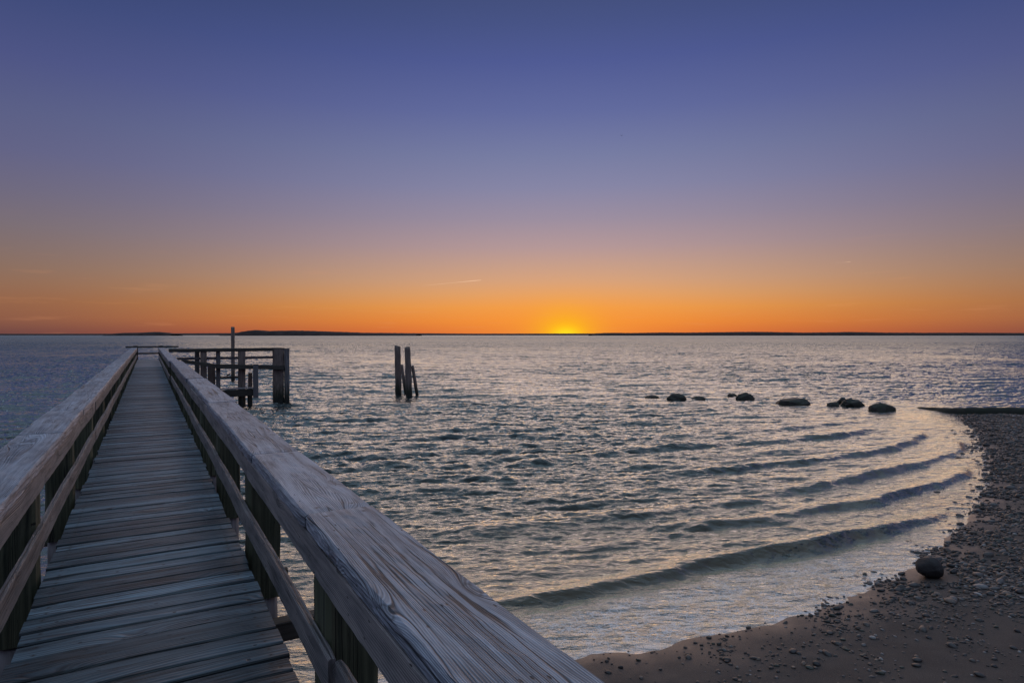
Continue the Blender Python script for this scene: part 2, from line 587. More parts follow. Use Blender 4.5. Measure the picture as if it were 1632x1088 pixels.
M_SAND = wet_sand_material()
ax = axis([(-900, -60, 60), (-60, -8, 1.3), (-8, 30, 0.10), (30, 60, 1.0), (60, 900, 60)])
ay = axis([(-500, -20, 40), (-20, 4, 1.2), (4, 36, 0.10), (36, 70, 1.7), (70, 400, 30)])
GX, GY = np.meshgrid(ax, ay)
P = np.stack([GX.ravel(), GY.ravel()], 1)
DD = offshore(P)
Zs = sand_h(P, DD)
sand = mesh_np('beach_ground', np.column_stack([P, Zs]), grid_faces(len(ay), len(ax)), M_SAND, attrs={'dist': ('FLOAT', DD)})
tag(sand, kind='structure')
sand['label'] = 'dark wet sand beach sloping under the shallow water'

# ------------------------------------------------------------------ water


def ocean(N, L, lam, wind, rms, spread, lo, hi, seed):
    r = np.random.default_rng(seed)
    k1 = np.fft.fftfreq(N, L / N) * 2 * math.pi
    KX, KY = np.meshgrid(k1, k1)
    K = np.hypot(KX, KY)
    K[0, 0] = 1e-6
    kp = 2 * math.pi / lam
    w = (KX * math.cos(wind) + KY * math.sin(wind)) / K
    Pk = K ** -3.25 * np.exp(-0.9 * (kp / K) ** 2) * (np.abs(w) ** spread + 0.006)
    lamk = 2 * math.pi / K
    Pk *= (lamk > lo) & (lamk < hi)
    Pk[0, 0] = 0
    A = (r.normal(size=K.shape) + 1j * r.normal(size=K.shape)) * np.sqrt(Pk)
    h = np.fft.ifft2(A)
    s_ = rms / h.real.std()
    dx = np.fft.ifft2(A * -1j * KX / K).real * s_
    dy = np.fft.ifft2(A * -1j * KY / K).real * s_
    return (h.real * s_).astype(np.float32), dx.astype(np.float32), dy.astype(np.float32)


def sample(arr, L, X, Y):
    N = arr.shape[0]
    fx = (X / L * N) % N
    fy = (Y / L * N) % N
    x0 = fx.astype(int) % N
    y0 = fy.astype(int) % N
    tx = fx - np.floor(fx)
    ty = fy - np.floor(fy)
    x1 = (x0 + 1) % N
    y1 = (y0 + 1) % N
    return (arr[y0, x0] * (1 - tx) + arr[y0, x1] * tx) * (1 - ty) + (arr[y1, x0] * (1 - tx) + arr[y1, x1] * tx) * ty


rows = [4.2]
while rows[-1] < 420:
    rows.append(rows[-1] + max(0.035, rows[-1] * 0.0026))
while rows[-1] < 60000:
    rows.append(rows[-1] * 1.06)
rows = np.array(rows)
NC = 1080
ua = np.linspace(-1.12, 1.12, NC)
WX = rows[:, None] * ua[None, :]
WY = np.repeat(rows[:, None], NC, 1)
WX = WX.ravel()
WY = WY.ravel()
PW = np.stack([WX, WY], 1)
near = WY < 70
offd = np.full(len(PW), 60.0)
offd[near] = offshore(PW[near])
WIND = R(-70)
A1 = ocean(1024, 29.0, 1.55, R(-80), 0.040, 18.0, 0.09, 5.0, 5)
A3 = ocean(1024, 17.3, 0.55, R(-45), 0.010, 4.0, 0.06, 1.4, 9)
A2 = ocean(512, 113.0, 4.6, R(-83), 0.056, 30.0, 1.2, 30, 6)
h1, dx1, dy1 = [sample(a, 29.0, WX, WY) for a in A1]
c_, s_ = math.cos(0.5), math.sin(0.5)
RX, RY = WX * c_ - WY * s_, WX * s_ + WY * c_
h2, dx2, dy2 = [sample(a, 113.0, WX, WY) for a in A2]
h3, dx3, dy3 = [sample(a, 17.3, WX, WY) for a in A3]
h1 = h1 + h3
gust = 1.0 + 0.30 * sinnoise(WX, WY, 0.10, 21) + 0.18 * sinnoise(WX, WY, 0.35, 22)
sh = np.clip((offd - 0.2) / 11.0, 0, 1)
amp = 0.10 + 0.90 * sh ** 0.9
fade = 1.0 / (1.0 + (WY / 700.0) ** 2)
amp = amp * gust * fade
Zw = (h1 * amp + h2 * amp * np.clip(offd / 20, 0.15, 1))
CH = 0.65
WXd = WX + CH * (dx1 * amp + dx2 * amp)
WYd = WY + CH * (dy1 * amp + dy2 * amp)

# shoaling wavelets that bend round the little bay: crest lines, height, width (m)
crests = [
    ([(640, 985), (800, 958), (900, 946), (1000, 921), (1100, 900), (1180, 886), (1232, 878), (1289, 864), (1331, 860), (1390, 852), (1430, 838), (1487, 822), (1530, 806)], 0.125, 0.26, 0.25, 1.0),
    ([(1020, 848), (1130, 835), (1232, 822), (1311, 809), (1351, 803), (1402, 795), (1437, 786), (1496, 771), (1530, 756), (1542, 741)], 0.105, 0.28, 0.3, 0.9),
    ([(1130, 792), (1230, 783), (1310, 770), (1387, 755), (1445, 741), (1500, 732), (1528, 716), (1533, 700)], 0.095, 0.30, 0.3, 0.8),
    ([(1000, 762), (1100, 752), (1174, 744), (1290, 733), (1329, 727), (1407, 715), (1453, 702), (1474, 686)], 0.10, 0.34, 0.3, 0.8),
    ([(700, 752), (840, 738), (930, 727), (1000, 718), (1058, 712), (1232, 702), (1348, 691), (1400, 680)], 0.10, 0.40, 0.3, 0.8),
    ([(610, 702), (700, 697), (790, 694), (880, 697), (985, 700)], 0.07, 0.45, 0.3, 0.8),
    ([(560, 772), (650, 764), (740, 762), (840, 766)], 0.07, 0.40, 0.3, 0.8),
    ([(700, 848), (780, 842), (860, 836), (960, 826), (1060, 812), (1160, 800), (1240, 795)], 0.075, 0.40, 0.3, 0.8),
    ([(1000, 700), (1130, 690), (1260, 682), (1380, 668)], 0.06, 0.45, 0.3, 0.8),
]
sel = np.where(near & (WY < 45) & (offd > -1.5))[0]
Psel = PW[sel]
foam = np.zeros(len(PW))
crestv = np.zeros(len(PW))
dsel = offd[sel]
for pts, A_, w_, e_, _ in crests:
    line = np.array([tuple(on_z(q[0], q[1], 0.05)[:2]) for q in pts])
    # refine the polyline
    tt0 = np.linspace(0, len(line) - 1, 60)
    line = np.stack([np.interp(tt0, np.arange(len(line)), line[:, 0]), np.interp(tt0, np.arange(len(line)), line[:, 1])], 1)
    ker = np.ones(7) / 7
    pad = np.pad(line, ((3, 3), (0, 0)), mode='edge')
    line = np.stack([np.convolve(pad[:, j], ker, 'valid') for j in range(2)], 1)
    bd, ai, ti = seg_dist(Psel, line)
    ab = line[ai + 1] - line[ai]
    ap = Psel - line[ai]
    cross = ab[:, 0] * ap[:, 1] - ab[:, 1] * ap[:, 0]
    q = np.where(cross > 0, bd, -bd)         # + seaward
    al = (ai + ti) / (len(line) - 1)
    q = q + 0.07 * sinnoise(Psel[:, 0], Psel[:, 1], 2.4, 40) + 0.012 * sinnoise(Psel[:, 0], Psel[:, 1], 8, 41)
    env = np.clip(al / (e_ * 0.7), 0, 1) * np.clip((1 - al) / 0.10, 0, 1)
    env = env * env * (3 - 2 * env)
    env = env * np.where(bd < 3, 1, 0) * (1 + 0.25 * sinnoise(Psel[:, 0], Psel[:, 1], 1.3, 42))
    w_ = w_ * 0.58
    A_eff = 1.15 * A_ * np.clip((dsel + 0.4) / 1.6, 0.22, 1)
    prof = np.where(q > 0, np.exp(-(q / (w_ * 1.9)) ** 2), np.exp(-(q / (w_ * 0.75)) ** 2))
    trough = -0.30 * np.exp(-((q + w_ * 1.9) / (w_ * 1.2)) ** 2)
    Zw[sel] += A_eff * env * (prof + trough)
    crestv[sel] = np.maximum(crestv[sel], env * np.exp(-((q + 0.02) / (w_ * 0.55)) ** 2))
    if A_ > 0.12:
        foam[sel] = np.maximum(foam[sel], np.clip(env * 1.2, 0, 1) * np.clip((-q - 0.30) / 0.5, 0, 1))
# swash: thin film pushed a little up the beach, lobed edge
lobes = 0.008 * sinnoise(WX, WY, 1.9, 50) + 0.006 * sinnoise(WX, WY, 5.5, 51)
Zw += np.where(offd < 2.5, 0.028 + lobes, 0.0) * np.clip((2.5 - offd) / 2.0, 0, 1)
cfoam = foam * np.clip((3.2 - offd) / 1.4, 0, 1) * np.clip(1 - (WX - 6) / 5.0, 0.18, 1)
edge = np.exp(-((offd - 0.05) / 0.45) ** 2)
wfar = np.clip((WY - 50) / 220, 0, 1)


def water_material():
    m, nt, out = new_mat('sea_water')
    ad = node(nt, 'ShaderNodeAttribute', attribute_name='dist')
    af = node(nt, 'ShaderNodeAttribute', attribute_name='foam')
    ar = node(nt, 'ShaderNodeAttribute', attribute_name='far')
    ae = node(nt, 'ShaderNodeAttribute', attribute_name='edge')
    ar2 = node(nt, 'ShaderNodeAttribute', attribute_name='veryfar')
    geo = node(nt, 'ShaderNodeNewGeometry')
    pos = geo.outputs['Position']
    mpn = node(nt, 'ShaderNodeMapping')
    mpn.inputs['Rotation'].default_value = (0, 0, R(-18))
    mpn.inputs['Scale'].default_value = (0.45, 1.15, 1)
    nt.links.new(pos, mpn.inputs[0])
    pv = mpn.outputs[0]
    r1 = noise(nt, pv, 5.0, 4, 0.55, 0.4)
    r2 = noise(nt, pv, 17.0, 3, 0.55, 0.3)
    r3 = noise(nt, pv, 0.9, 5, 0.62, 0.3)
    far = ar.outputs['Fac']
    hgt = mth(nt, 'ADD', mth(nt, 'MULTIPLY', r1, 0.052), mth(nt, 'MULTIPLY', r2, 0.013))
    hgt = mth(nt, 'ADD', hgt, mth(nt, 'MULTIPLY', r3, mth(nt, 'MULTIPLY', far, 0.8)))
    vr = node(nt, 'ShaderNodeTexVoronoi', feature='SMOOTH_F1')
    nt.links.new(mpn.outputs[0], vr.inputs['Vector'])
    vr.inputs['Scale'].default_value = 9.0
    hgt = mth(nt, 'ADD', hgt, mth(nt, 'MULTIPLY', mth(nt, 'MULTIPLY', vr.outputs['Distance'], af.outputs['Fac']), 0.013))
    b = node(nt, 'ShaderNodeBump')
    b.inputs['Strength'].default_value = 1.0
    b.inputs['Distance'].default_value = 1.0
    nt.links.new(hgt, b.inputs['Height'])
    nrm = b.outputs[0]
    gl = node(nt, 'ShaderNodeBsdfGlossy')
    gl.inputs['Color'].default_value = (0.93, 1, 0.95, 1)
    plug(nt, gl.inputs['Roughness'], maprange(nt, ar2.outputs['Fac'], 0, 1, 0.08, 0.36))
    nt.links.new(nrm, gl.inputs['Normal'])
    lw = node(nt, 'ShaderNodeLayerWeight')
    lw.inputs['Blend'].default_value = 0.5
    nt.links.new(nrm, lw.inputs['Normal'])
    frf = mth(nt, 'MULTIPLY_ADD', mth(nt, 'POWER', lw.outputs['Facing'], 2.5), 0.98, 0.02, clamp=True)
    frf = mth(nt, 'MULTIPLY', frf, maprange(nt, ar2.outputs['Fac'], 0, 1, 1.0, 0.62))
    # body of the water: clear over the sand at the edge, murky teal where it is deep
    deep = maprange(nt, ad.outputs['Fac'], 0.0, 9.0, 0, 1)
    deep = mth(nt, 'POWER', deep, 0.6)
    dif = node(nt, 'ShaderNodeBsdfDiffuse')
    bc = mixc(nt, maprange(nt, ad.outputs['Fac'], 1, 16), (0.050, 0.052, 0.040, 1), (0.010, 0.021, 0.028, 1))
    nt.links.new(bc, dif.inputs['Color'])
    nt.links.new(nrm, dif.inputs['Normal'])
    tr = node(nt, 'ShaderNodeBsdfTransparent')
    tr.inputs['Color'].default_value = (0.72, 0.80, 0.74, 1)
    mb = node(nt, 'ShaderNodeMixShader')
    plug(nt, mb.inputs[0], deep)
    nt.links.new(tr.outputs[0], mb.inputs[1])
    nt.links.new(dif.outputs[0], mb.inputs[2])
    ms = node(nt, 'ShaderNodeMixShader')
    plug(nt, ms.inputs[0], frf)
    nt.links.new(mb.outputs[0], ms.inputs[1])
    nt.links.new(gl.outputs[0], ms.inputs[2])
    # foam lace
    fmap = node(nt, 'ShaderNodeMapping')
    fmap.inputs['Scale'].default_value = (1, 1.25, 1)
    fmap.inputs['Rotation'].default_value = (0, 0, R(20))
    nt.links.new(pos, fmap.inputs[0])
    wob = node(nt, 'ShaderNodeTexNoise')
    nt.links.new(fmap.outputs[0], wob.inputs['Vector'])
    wob.inputs['Scale'].default_value = 6
    fv = vmth(nt, 'ADD', fmap.outputs[0], vmth(nt, 'MULTIPLY', wob.outputs['Color'], (0.22, 0.22, 0.22)))
    vo = node(nt, 'ShaderNodeTexVoronoi', feature='DISTANCE_TO_EDGE')
    nt.links.new(fv, vo.inputs['Vector'])
    vo.inputs['Scale'].default_value = 9.0
    vo2 = node(nt, 'ShaderNodeTexVoronoi', feature='DISTANCE_TO_EDGE')
    nt.links.new(fv, vo2.inputs['Vector'])
    vo2.inputs['Scale'].default_value = 27.0
    lace = mth(nt, 'MAXIMUM', maprange(nt, vo.outputs['Distance'], 0.13, 0.02), mth(nt, 'MULTIPLY', maprange(nt, vo2.outputs['Distance'], 0.16, 0.03), 0.6))
    fn = noise(nt, pos, 3.0, 5, 0.65)
    fn2 = noise(nt, pos, 70.0, 3, 0.6)
    fm = mth(nt, 'MULTIPLY', lace, mth(nt, 'MULTIPLY', af.outputs['Fac'], maprange(nt, fn, 0.33, 0.54)))
    ed = mth(nt, 'MULTIPLY', ae.outputs['Fac'], maprange(nt, mth(nt, 'ADD', fn, mth(nt, 'MULTIPLY', fn2, 0.5)), 0.58, 0.85))
    fm = mth(nt, 'MULTIPLY', mth(nt, 'MAXIMUM', fm, ed), maprange(nt, fn2, 0.2, 0.6, 0.5, 1.0), clamp=True)
    fo = node(nt, 'ShaderNodeBsdfPrincipled')
    fo.inputs['Base Color'].default_value = (0.90, 0.89, 0.88, 1)
    fo.inputs['Roughness'].default_value = 0.45
    nt.links.new(nrm, fo.inputs['Normal'])
    mf = node(nt, 'ShaderNodeMixShader')
    plug(nt, mf.inputs[0], mth(nt, 'MULTIPLY', fm, 0.78))
    nt.links.new(ms.outputs[0], mf.inputs[1])
    nt.links.new(fo.outputs[0], mf.inputs[2])
    nt.links.new(mf.outputs[0], out.inputs[0])
    return m


M_WATER = water_material()
# edge foam follows where the film really meets the sand
ef = np.zeros(len(PW))
ne = np.where(near & (np.abs(offd) < 4))[0]
gap = Zw[ne] - sand_h(PW[ne], offd[ne])
ef[ne] = np.exp(-((gap - 0.008) / 0.014) ** 2) * np.clip(1.15 - (WX[ne] - 3) / 7.0, 0.15, 1)
sea = mesh_np('sea_water', np.column_stack([WXd, WYd, Zw]), grid_faces(len(rows), NC), M_WATER,
              attrs={'dist': ('FLOAT', offd), 'foam': ('FLOAT', cfoam), 'far': ('FLOAT', wfar), 'veryfar': ('FLOAT', np.clip(np.log10(np.maximum(WY, 1) / 50) / 1.3, 0, 1)), 'edge': ('FLOAT', ef)})
tag(sea, kind='structure')
sea['label'] = 'choppy bay water with small wavelets rolling onto the beach'

# ------------------------------------------------------------------ timber builder
PYAW = math.atan((816 - 236) / F)
PA = Vector((-math.sin(PYAW), math.cos(PYAW), 0))   # along the pier
PR = Vector((math.cos(PYAW), math.sin(PYAW), 0))    # to its right
UP = Vector((0, 0, 1))
DZ = H - 1.6                                        # deck height


def pp(s, t, z):
    return PA * s + PR * t + UP * z


def timber(name, o0, U, Vv, W_, L, wv, ww, mat, parent=None, bev=0.006, seg=0.25, rough=0.0015, warp=0.0, tone=None, nside=2, end_rand=0.0):
    """beam starting at o0 (centre of one end), running along U, wv wide along Vv and ww thick along W_"""
    r = random.random
    U, Vv, W_ = Vector(U), Vector(Vv), Vector(W_)
    ns = max(2, int(L / seg) + 1)
    prof = []
    hv, hw = wv / 2, ww / 2
    corners = [(-hv, -hw), (hv, -hw), (hv, hw), (-hv, hw)]
    for i in range(4):
        ax_, ay_ = corners[i]
        bx, by = corners[(i + 1) % 4]
        lx, ly = bx - ax_, by - ay_
        ll = math.hypot(lx, ly)
        k = nside
        for j in range(k + 1):
            tpos = bev / ll + (1 - 2 * bev / ll) * j / k
            prof.append((ax_ + lx * tpos, ay_ + ly * tpos))
    m = len(prof)
    prof = np.array(prof)
    us = np.linspace(0, L, ns)
    ph = [r() * 6.28 for _ in range(8)]
    fr = [0.6 + r() * 2 for _ in range(4)]
    V = np.zeros((ns, m, 3))
    gc = np.zeros((ns, m, 3))
    bl = np.zeros((ns, m, 3))
    off_u, off_v, off_w = r() * 50, r() * 50, r() * 50
    Ua, Va, Wa = np.array(U), np.array(Vv), np.array(W_)
    O = np.array(o0)
    for i, uu in enumerate(us):
        jv = warp * math.sin(uu * fr[0] + ph[0])
        jw = warp * math.sin(uu * fr[1] + ph[1])
        pr = prof.copy()
        if rough > 0:
            nz = np.array([math.sin(uu * 9.1 + ph[2] + a * 2.1) + math.sin(uu * 23.0 + ph[3] + a * 3.7) + 0.6 * math.sin(uu * 51 + ph[4] + a * 1.3) for a in range(m)]) * rough
            sc_ = 1 + nz / np.hypot(pr[:, 0], pr[:, 1])
            pr = pr * sc_[:, None]
        uu2 = uu
        if i == 0 or i == ns - 1:
            pr = pr * np.array([1 - min(0.004 / hv, 0.2), 1 - min(0.004 / hw, 0.2)])
        V[i] = O + Ua * uu2 + (pr[:, 0:1] + jv) * Va + (pr[:, 1:2] + jw) * Wa
        gc[i, :, 0] = uu + off_u
        gc[i, :, 1] = prof[:, 0] + prof[:, 1] * np.where(prof[:, 0] >= 0, -1, 1) + off_v
        gc[i, :, 2] = off_w
        bl[i, :, 0] = min(uu, L - uu)
        bl[i, :, 1] = np.abs(prof[:, 0])
        bl[i, :, 2] = hv
    faces = []
    for i in range(ns - 1):
        for j in range(m):
            a, b = i * m + j, i * m + (j + 1) % m
            faces.append((a, b, b + m, a + m))
    faces.append(tuple(range(m - 1, -1, -1)))
    faces.append(tuple((ns - 1) * m + j for j in range(m)))
    tv = tone if tone is not None else r()
    ob = mesh_np(name, V.reshape(-1, 3), faces, mat, parent, smooth=False,
                 attrs={'gc': ('FLOAT_VECTOR', gc.reshape(-1, 3)), 'bl': ('FLOAT_VECTOR', bl.reshape(-1, 3)), 'tone': ('FLOAT', np.full(ns * m, tv))})
    # fix orientation if the frame is left handed
    if U.cross(Vv).dot(W_) < 0:
        ob.data.flip_normals()
    return ob


def pile(name, base, top, r0, r1, mat, parent=None, n=14, wob=0.03, cut=0.02):
    base, top = Vector(base), Vector(top)
    axv = (top - base)
    L = axv.length
    U = axv.normalized()
    Vv = U.orthogonal().normalized()
    Wv = U.cross(Vv)
    ns = max(6, int(L / 0.15))
    ph = random.random() * 10
    V = []
    for i in range(ns + 1):
        f = i / ns
        rr = r0 + (r1 - r0) * f
        for j in range(n):
            a = 2 * math.pi * j / n
            q = rr * (1 + wob * math.sin(3 * a + ph) + wob * 0.7 * math.sin(5 * a + f * L * 2 + ph) + wob * 0.6 * math.sin(f * L * 7 + a + ph))
            e = cut * math.cos(a + ph) if i == ns else 0
            V.append(base + U * (f * L + e) + Vv * (q * math.cos(a)) + Wv * (q * math.sin(a)))
    Fc = []
    for i in range(ns):
        for j in range(n):
            a, b = i * n + j, i * n + (j + 1) % n
            Fc.append((a, b, b + n, a + n))
    Fc.append(tuple(ns * n + j for j in range(n)))
    Fc.append(tuple(range(n - 1, -1, -1)))
    me_v = np.array([tuple(v) for v in V])
    gcv = np.zeros_like(me_v)
    o = mesh_np(name, me_v, Fc, mat, parent, smooth=True, attrs={'gc': ('FLOAT_VECTOR', me_v[:, [2, 0, 1]]), 'tone': ('FLOAT', np.full(len(me_v), 0.5))})
    o.data.polygons[len(Fc) - 2].use_smooth = False
    return o


# ------------------------------------------------------------------ the pier
pier = empty('wooden_pier', (0, 0, 0))
tag(pier, 'long weathered grey wooden pier with board deck and wide flat handrails', 'pier')

END = 47.4
# deck boards
s0 = 0.6
boards = []
while s0 < 37.0:
    w = random.choice([0.14, 0.14, 0.14, 0.184, 0.184, 0.235])
    boards.append((s0, w))
    s0 += w + random.uniform(0.007, 0.018)
keep_s = 2.0
vis = [b for b in boards if b[0] > 1.6]
hid = [b for b in boards if b[0] <= 1.6]
rest_objs = []
for i, (s_b, w_b) in enumerate(vis + hid):
    lj = random.uniform(-0.012, 0.012)
    rj = random.uniform(-0.012, 0.012)
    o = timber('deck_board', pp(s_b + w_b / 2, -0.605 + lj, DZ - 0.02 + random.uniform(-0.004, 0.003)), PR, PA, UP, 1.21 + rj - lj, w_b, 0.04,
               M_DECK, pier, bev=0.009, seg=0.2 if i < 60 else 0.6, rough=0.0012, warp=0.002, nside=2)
    if i >= 99:
        rest_objs.append(o)


def join_objs(objs, name, mat, parent):
    Vs, Fs, G, T, BL = [], [], [], [], []
    base = 0
    for o in objs:
        me = o.data
        n = len(me.vertices)
        co = np.zeros(n * 3, dtype=np.float32)
        me.vertices.foreach_get('co', co)
        gcv = np.zeros(n * 3, dtype=np.float32)
        me.attributes['gc'].data.foreach_get('vector', gcv)
        tv = np.zeros(n, dtype=np.float32)
        me.attributes['tone'].data.foreach_get('value', tv)
        Vs.append(co.reshape(-1, 3))
        G.append(gcv.reshape(-1, 3))
        blv = np.zeros(n * 3, dtype=np.float32)
        me.attributes['bl'].data.foreach_get('vector', blv)
        BL.append(blv.reshape(-1, 3))
        T.append(tv)
        for pl in me.polygons:
            Fs.append(tuple(v + base for v in pl.vertices))
        base += n
        bpy.data.objects.remove(o)
        bpy.data.meshes.remove(me)
    return mesh_np(name, np.vstack(Vs), Fs, mat, parent, smooth=False, attrs={'gc': ('FLOAT_VECTOR', np.vstack(G)), 'bl': ('FLOAT_VECTOR', np.vstack(BL)), 'tone': ('FLOAT', np.concatenate(T))})


rb = join_objs(rest_objs, 'far_deck_boards', M_DECK, pier)
tag(rb, kind='stuff')
# paler newer section of decking at the far end
pale = []
s0 = boards[-1][0] + boards[-1][1] + 0.01
while s0 < END:
    pale.append(timber('b', pp(s0 + 0.092, -0.61, DZ - 0.015), PR, PA, UP, 1.22, 0.184, 0.04, M_NEW, pier, seg=0.7, rough=0))
    s0 += 0.19
pd = join_objs(pale, 'pale_end_decking', M_NEW, pier)
tag(pd, label='paler decking laid on the last stretch of the pier', kind='stuff')
# stringers under the deck
for t_ in (-0.53, 0.0, 0.53):
    timber('stringer', pp(0.6, t_, DZ - 0.04 - 0.125), PA, PR, UP, END - 0.6, 0.05, 0.24, M_DARK, pier, seg=2.0, warp=0)

POST_T = 0.648
POST_W = 0.225
POST_D = 0.25
k = 0
post_s = [0.48] + [2.92 + 2.44 * i for i in range(0, 18)]
for ps in post_s:
    for sd in (-1, 1):
        tcn = sd * (POST_T + POST_W / 2)
        far_p = ps > 24
        jt = random.uniform(-0.008, 0.008)
        timber('post', pp(ps - POST_D / 2, tcn + jt, DZ - 0.41), UP, PR, PA, 0.41 + 0.715, POST_W, POST_D, M_POST, pier, bev=0.02, seg=0.2, rough=0.003, nside=3)
        g0 = pp(ps - POST_D / 2, tcn, 0)
        gz = float(sand_h(np.array([[g0.x, g0.y]]))[0])
        pile('pile', (g0.x, g0.y, gz - 0.3), (g0.x, g0.y, DZ - 0.415), 0.125, 0.11, M_PILE_GREY, pier)
    # cross beam carrying the stringers
    timber('cross_beam', pp(ps + 0.045, -0.98, DZ - 0.04 - 0.25 - 0.12), PR, PA, UP, 1.96, 0.08, 0.22, M_DARK, pier, seg=0.5, nside=2)
# outrigger beam seen through the near right gap
timber('outrigger_beam', pp(4.42, 0.50, DZ - 0.36), PR, PA, UP, 0.75, 0.12, 0.13, M_DARK, pier, seg=0.3)

IN_T = 0.610          # inner face of the rails
CAP_W = 0.318


def rail_run(name, sd, joints, t_in, z_lo, z_hi, thick, mat, seg_near=0.06, rough=0.001, tj=0.004, zj=0.0, bev=0.008, offs=None, nside=3):
    for i in range(len(joints) - 1):
        a, b = joints[i], joints[i + 1]
        jt = random.uniform(-tj, tj)
        jz = random.uniform(-zj, zj)
        if offs and i in offs:
            jt += offs[i][0]
            jz += offs[i][1]
        nr = a < 9
        timber(name, pp(a + 0.002, sd * (t_in + thick / 2) + jt, (z_lo + z_hi) / 2 + jz), PA, PR, UP, b - a - 0.004, thick, z_hi - z_lo, mat, pier,
               bev=bev, seg=seg_near if nr else 0.4, rough=rough if nr else rough * 0.6, warp=0.003 if nr else 0.004, tone=random.uniform(0.35, 0.8), nside=nside)


zc = DZ + 0.795
# right handrail cap, fascia and middle rail
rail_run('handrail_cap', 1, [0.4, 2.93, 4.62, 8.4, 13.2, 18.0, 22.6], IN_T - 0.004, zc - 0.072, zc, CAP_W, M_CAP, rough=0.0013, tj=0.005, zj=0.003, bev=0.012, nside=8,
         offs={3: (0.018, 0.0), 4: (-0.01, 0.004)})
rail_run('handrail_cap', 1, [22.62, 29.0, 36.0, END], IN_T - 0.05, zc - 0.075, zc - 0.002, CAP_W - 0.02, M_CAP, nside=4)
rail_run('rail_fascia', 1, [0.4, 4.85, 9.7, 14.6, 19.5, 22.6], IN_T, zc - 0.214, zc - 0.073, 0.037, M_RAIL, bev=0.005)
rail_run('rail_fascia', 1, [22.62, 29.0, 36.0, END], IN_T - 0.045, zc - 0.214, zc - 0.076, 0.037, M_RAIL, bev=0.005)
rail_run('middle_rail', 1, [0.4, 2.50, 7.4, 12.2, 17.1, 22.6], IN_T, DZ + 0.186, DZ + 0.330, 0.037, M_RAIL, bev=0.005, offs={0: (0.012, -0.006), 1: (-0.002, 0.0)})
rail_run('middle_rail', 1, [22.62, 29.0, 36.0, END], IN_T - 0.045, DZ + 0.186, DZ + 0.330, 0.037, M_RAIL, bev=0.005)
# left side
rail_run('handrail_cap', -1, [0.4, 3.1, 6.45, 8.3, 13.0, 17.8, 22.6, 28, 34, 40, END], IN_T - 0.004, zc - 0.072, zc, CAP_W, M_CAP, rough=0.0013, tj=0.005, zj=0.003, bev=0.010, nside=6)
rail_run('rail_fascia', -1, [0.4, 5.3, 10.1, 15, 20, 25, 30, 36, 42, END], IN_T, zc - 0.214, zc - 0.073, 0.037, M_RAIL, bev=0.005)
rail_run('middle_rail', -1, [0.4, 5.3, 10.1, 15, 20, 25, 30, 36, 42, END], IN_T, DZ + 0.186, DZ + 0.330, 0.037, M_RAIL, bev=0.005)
# end rail across the pier
for t_ in (-0.70, 0.72):
    timber('end_post', pp(END + 0.15, t_, DZ - 0.4), UP, PR, PA, 1.32, 0.26, 0.22, M_DARK, pier, bev=0.01)
    g0 = pp(END + 0.15, t_, 0)
    pile('pile', (g0.x, g0.y, -2.6), (g0.x, g0.y, DZ - 0.41), 0.13, 0.12, M_PILE, pier)
timber('end_top_rail', pp(END + 0.02, -1.25, DZ + 0.84), PR, PA, UP, 3.0, 0.04, 0.10, M_DARK, pier, seg=0.6)
timber('end_middle_rail', pp(END + 0.02, -0.6, DZ + 0.42), PR, PA, UP, 1.25, 0.04, 0.10, M_DARK, pier, seg=0.6)

# ------------------------------------------------------------------ landing stage built off the right side of the pier
dock = empty('boat_landing', pp(40.3, 4.2, 0))
tag(dock, 'dark timber boat landing with square posts beside the far end of the pier', 'boat landing')
doff = dock.location


def dt(*a, **k):
    o = timber(*a, **k)
    o.parent = dock
    o.matrix_parent_inverse = Matrix.Translation(-Vector(doff))
    return o


def dpile(*a, **k):
    o = pile(*a, **k)
    o.parent = dock
    o.matrix_parent_inverse = Matrix.Translation(-Vector(doff))
    return o


DS = 40.35


def t_at(x, s):
    k_ = (x - 816) / F
    return s * (math.sin(PYAW) + k_ * math.cos(PYAW)) / (math.cos(PYAW) - k_ * math.sin(PYAW))


def z_at(x, y, s):
    t = t_at(x, s)
    Z = math.cos(PYAW) * s + math.sin(PYAW) * t
    return H - (y - HORIZON) / F * Z


tR = t_at(461, DS)
dt('top_rail', pp(DS, 1.0, DZ + 0.74), PR, PA, UP, tR - 1.0 - 0.3, 0.30, 0.20, M_DARK, bev=0.01, seg=0.6, warp=0.006)
dt('rail_board', pp(DS - 0.17, 1.0, DZ + 0.73), PR, PA, UP, tR - 1.0 - 0.02, 0.04, 0.16, M_DARK, bev=0.01, seg=0.6, warp=0.004)
dt('middle_rail', pp(DS + 0.2, 1.2, DZ + 0.26), PR, PA, UP, tR - 1.8, 0.05, 0.15, M_NEW, bev=0.005, seg=0.6, tone=0.1)
for xa, xb, ds, ztop, zbot, mt in [(310, 318, 0.35, 556.6, 640, M_PILE_GREY), (319, 329.5, 0.0, 556.6, 641, M_PILE), (330.5, 343, 0.5, 582, 640, M_PILE),
                                   (344, 351, 0.1, 557, 640, M_PILE_GREY), (379, 391, 0.0, 557, 642, M_PILE),
                                   (395, 402, 0.5, 594, 641, M_PILE), (434.5, 452, 0.0, 556, 641, M_PILE), (452.8, 461, -0.3, 555.6, 641, M_PILE_GREY)]:
    s_ = DS + ds
    ta, tb = t_at(xa, s_), t_at(xb, s_)
    wpost = (tb - ta) * 0.92
    zt = min(z_at(xa, ztop, s_), DZ + 0.81)
    dt('post', pp(s_, (ta + tb) / 2, -2.8), UP, PR, PA, zt + 2.8, wpost, wpost * 0.9, mt, bev=0.03, seg=0.3, rough=0.006, nside=3)
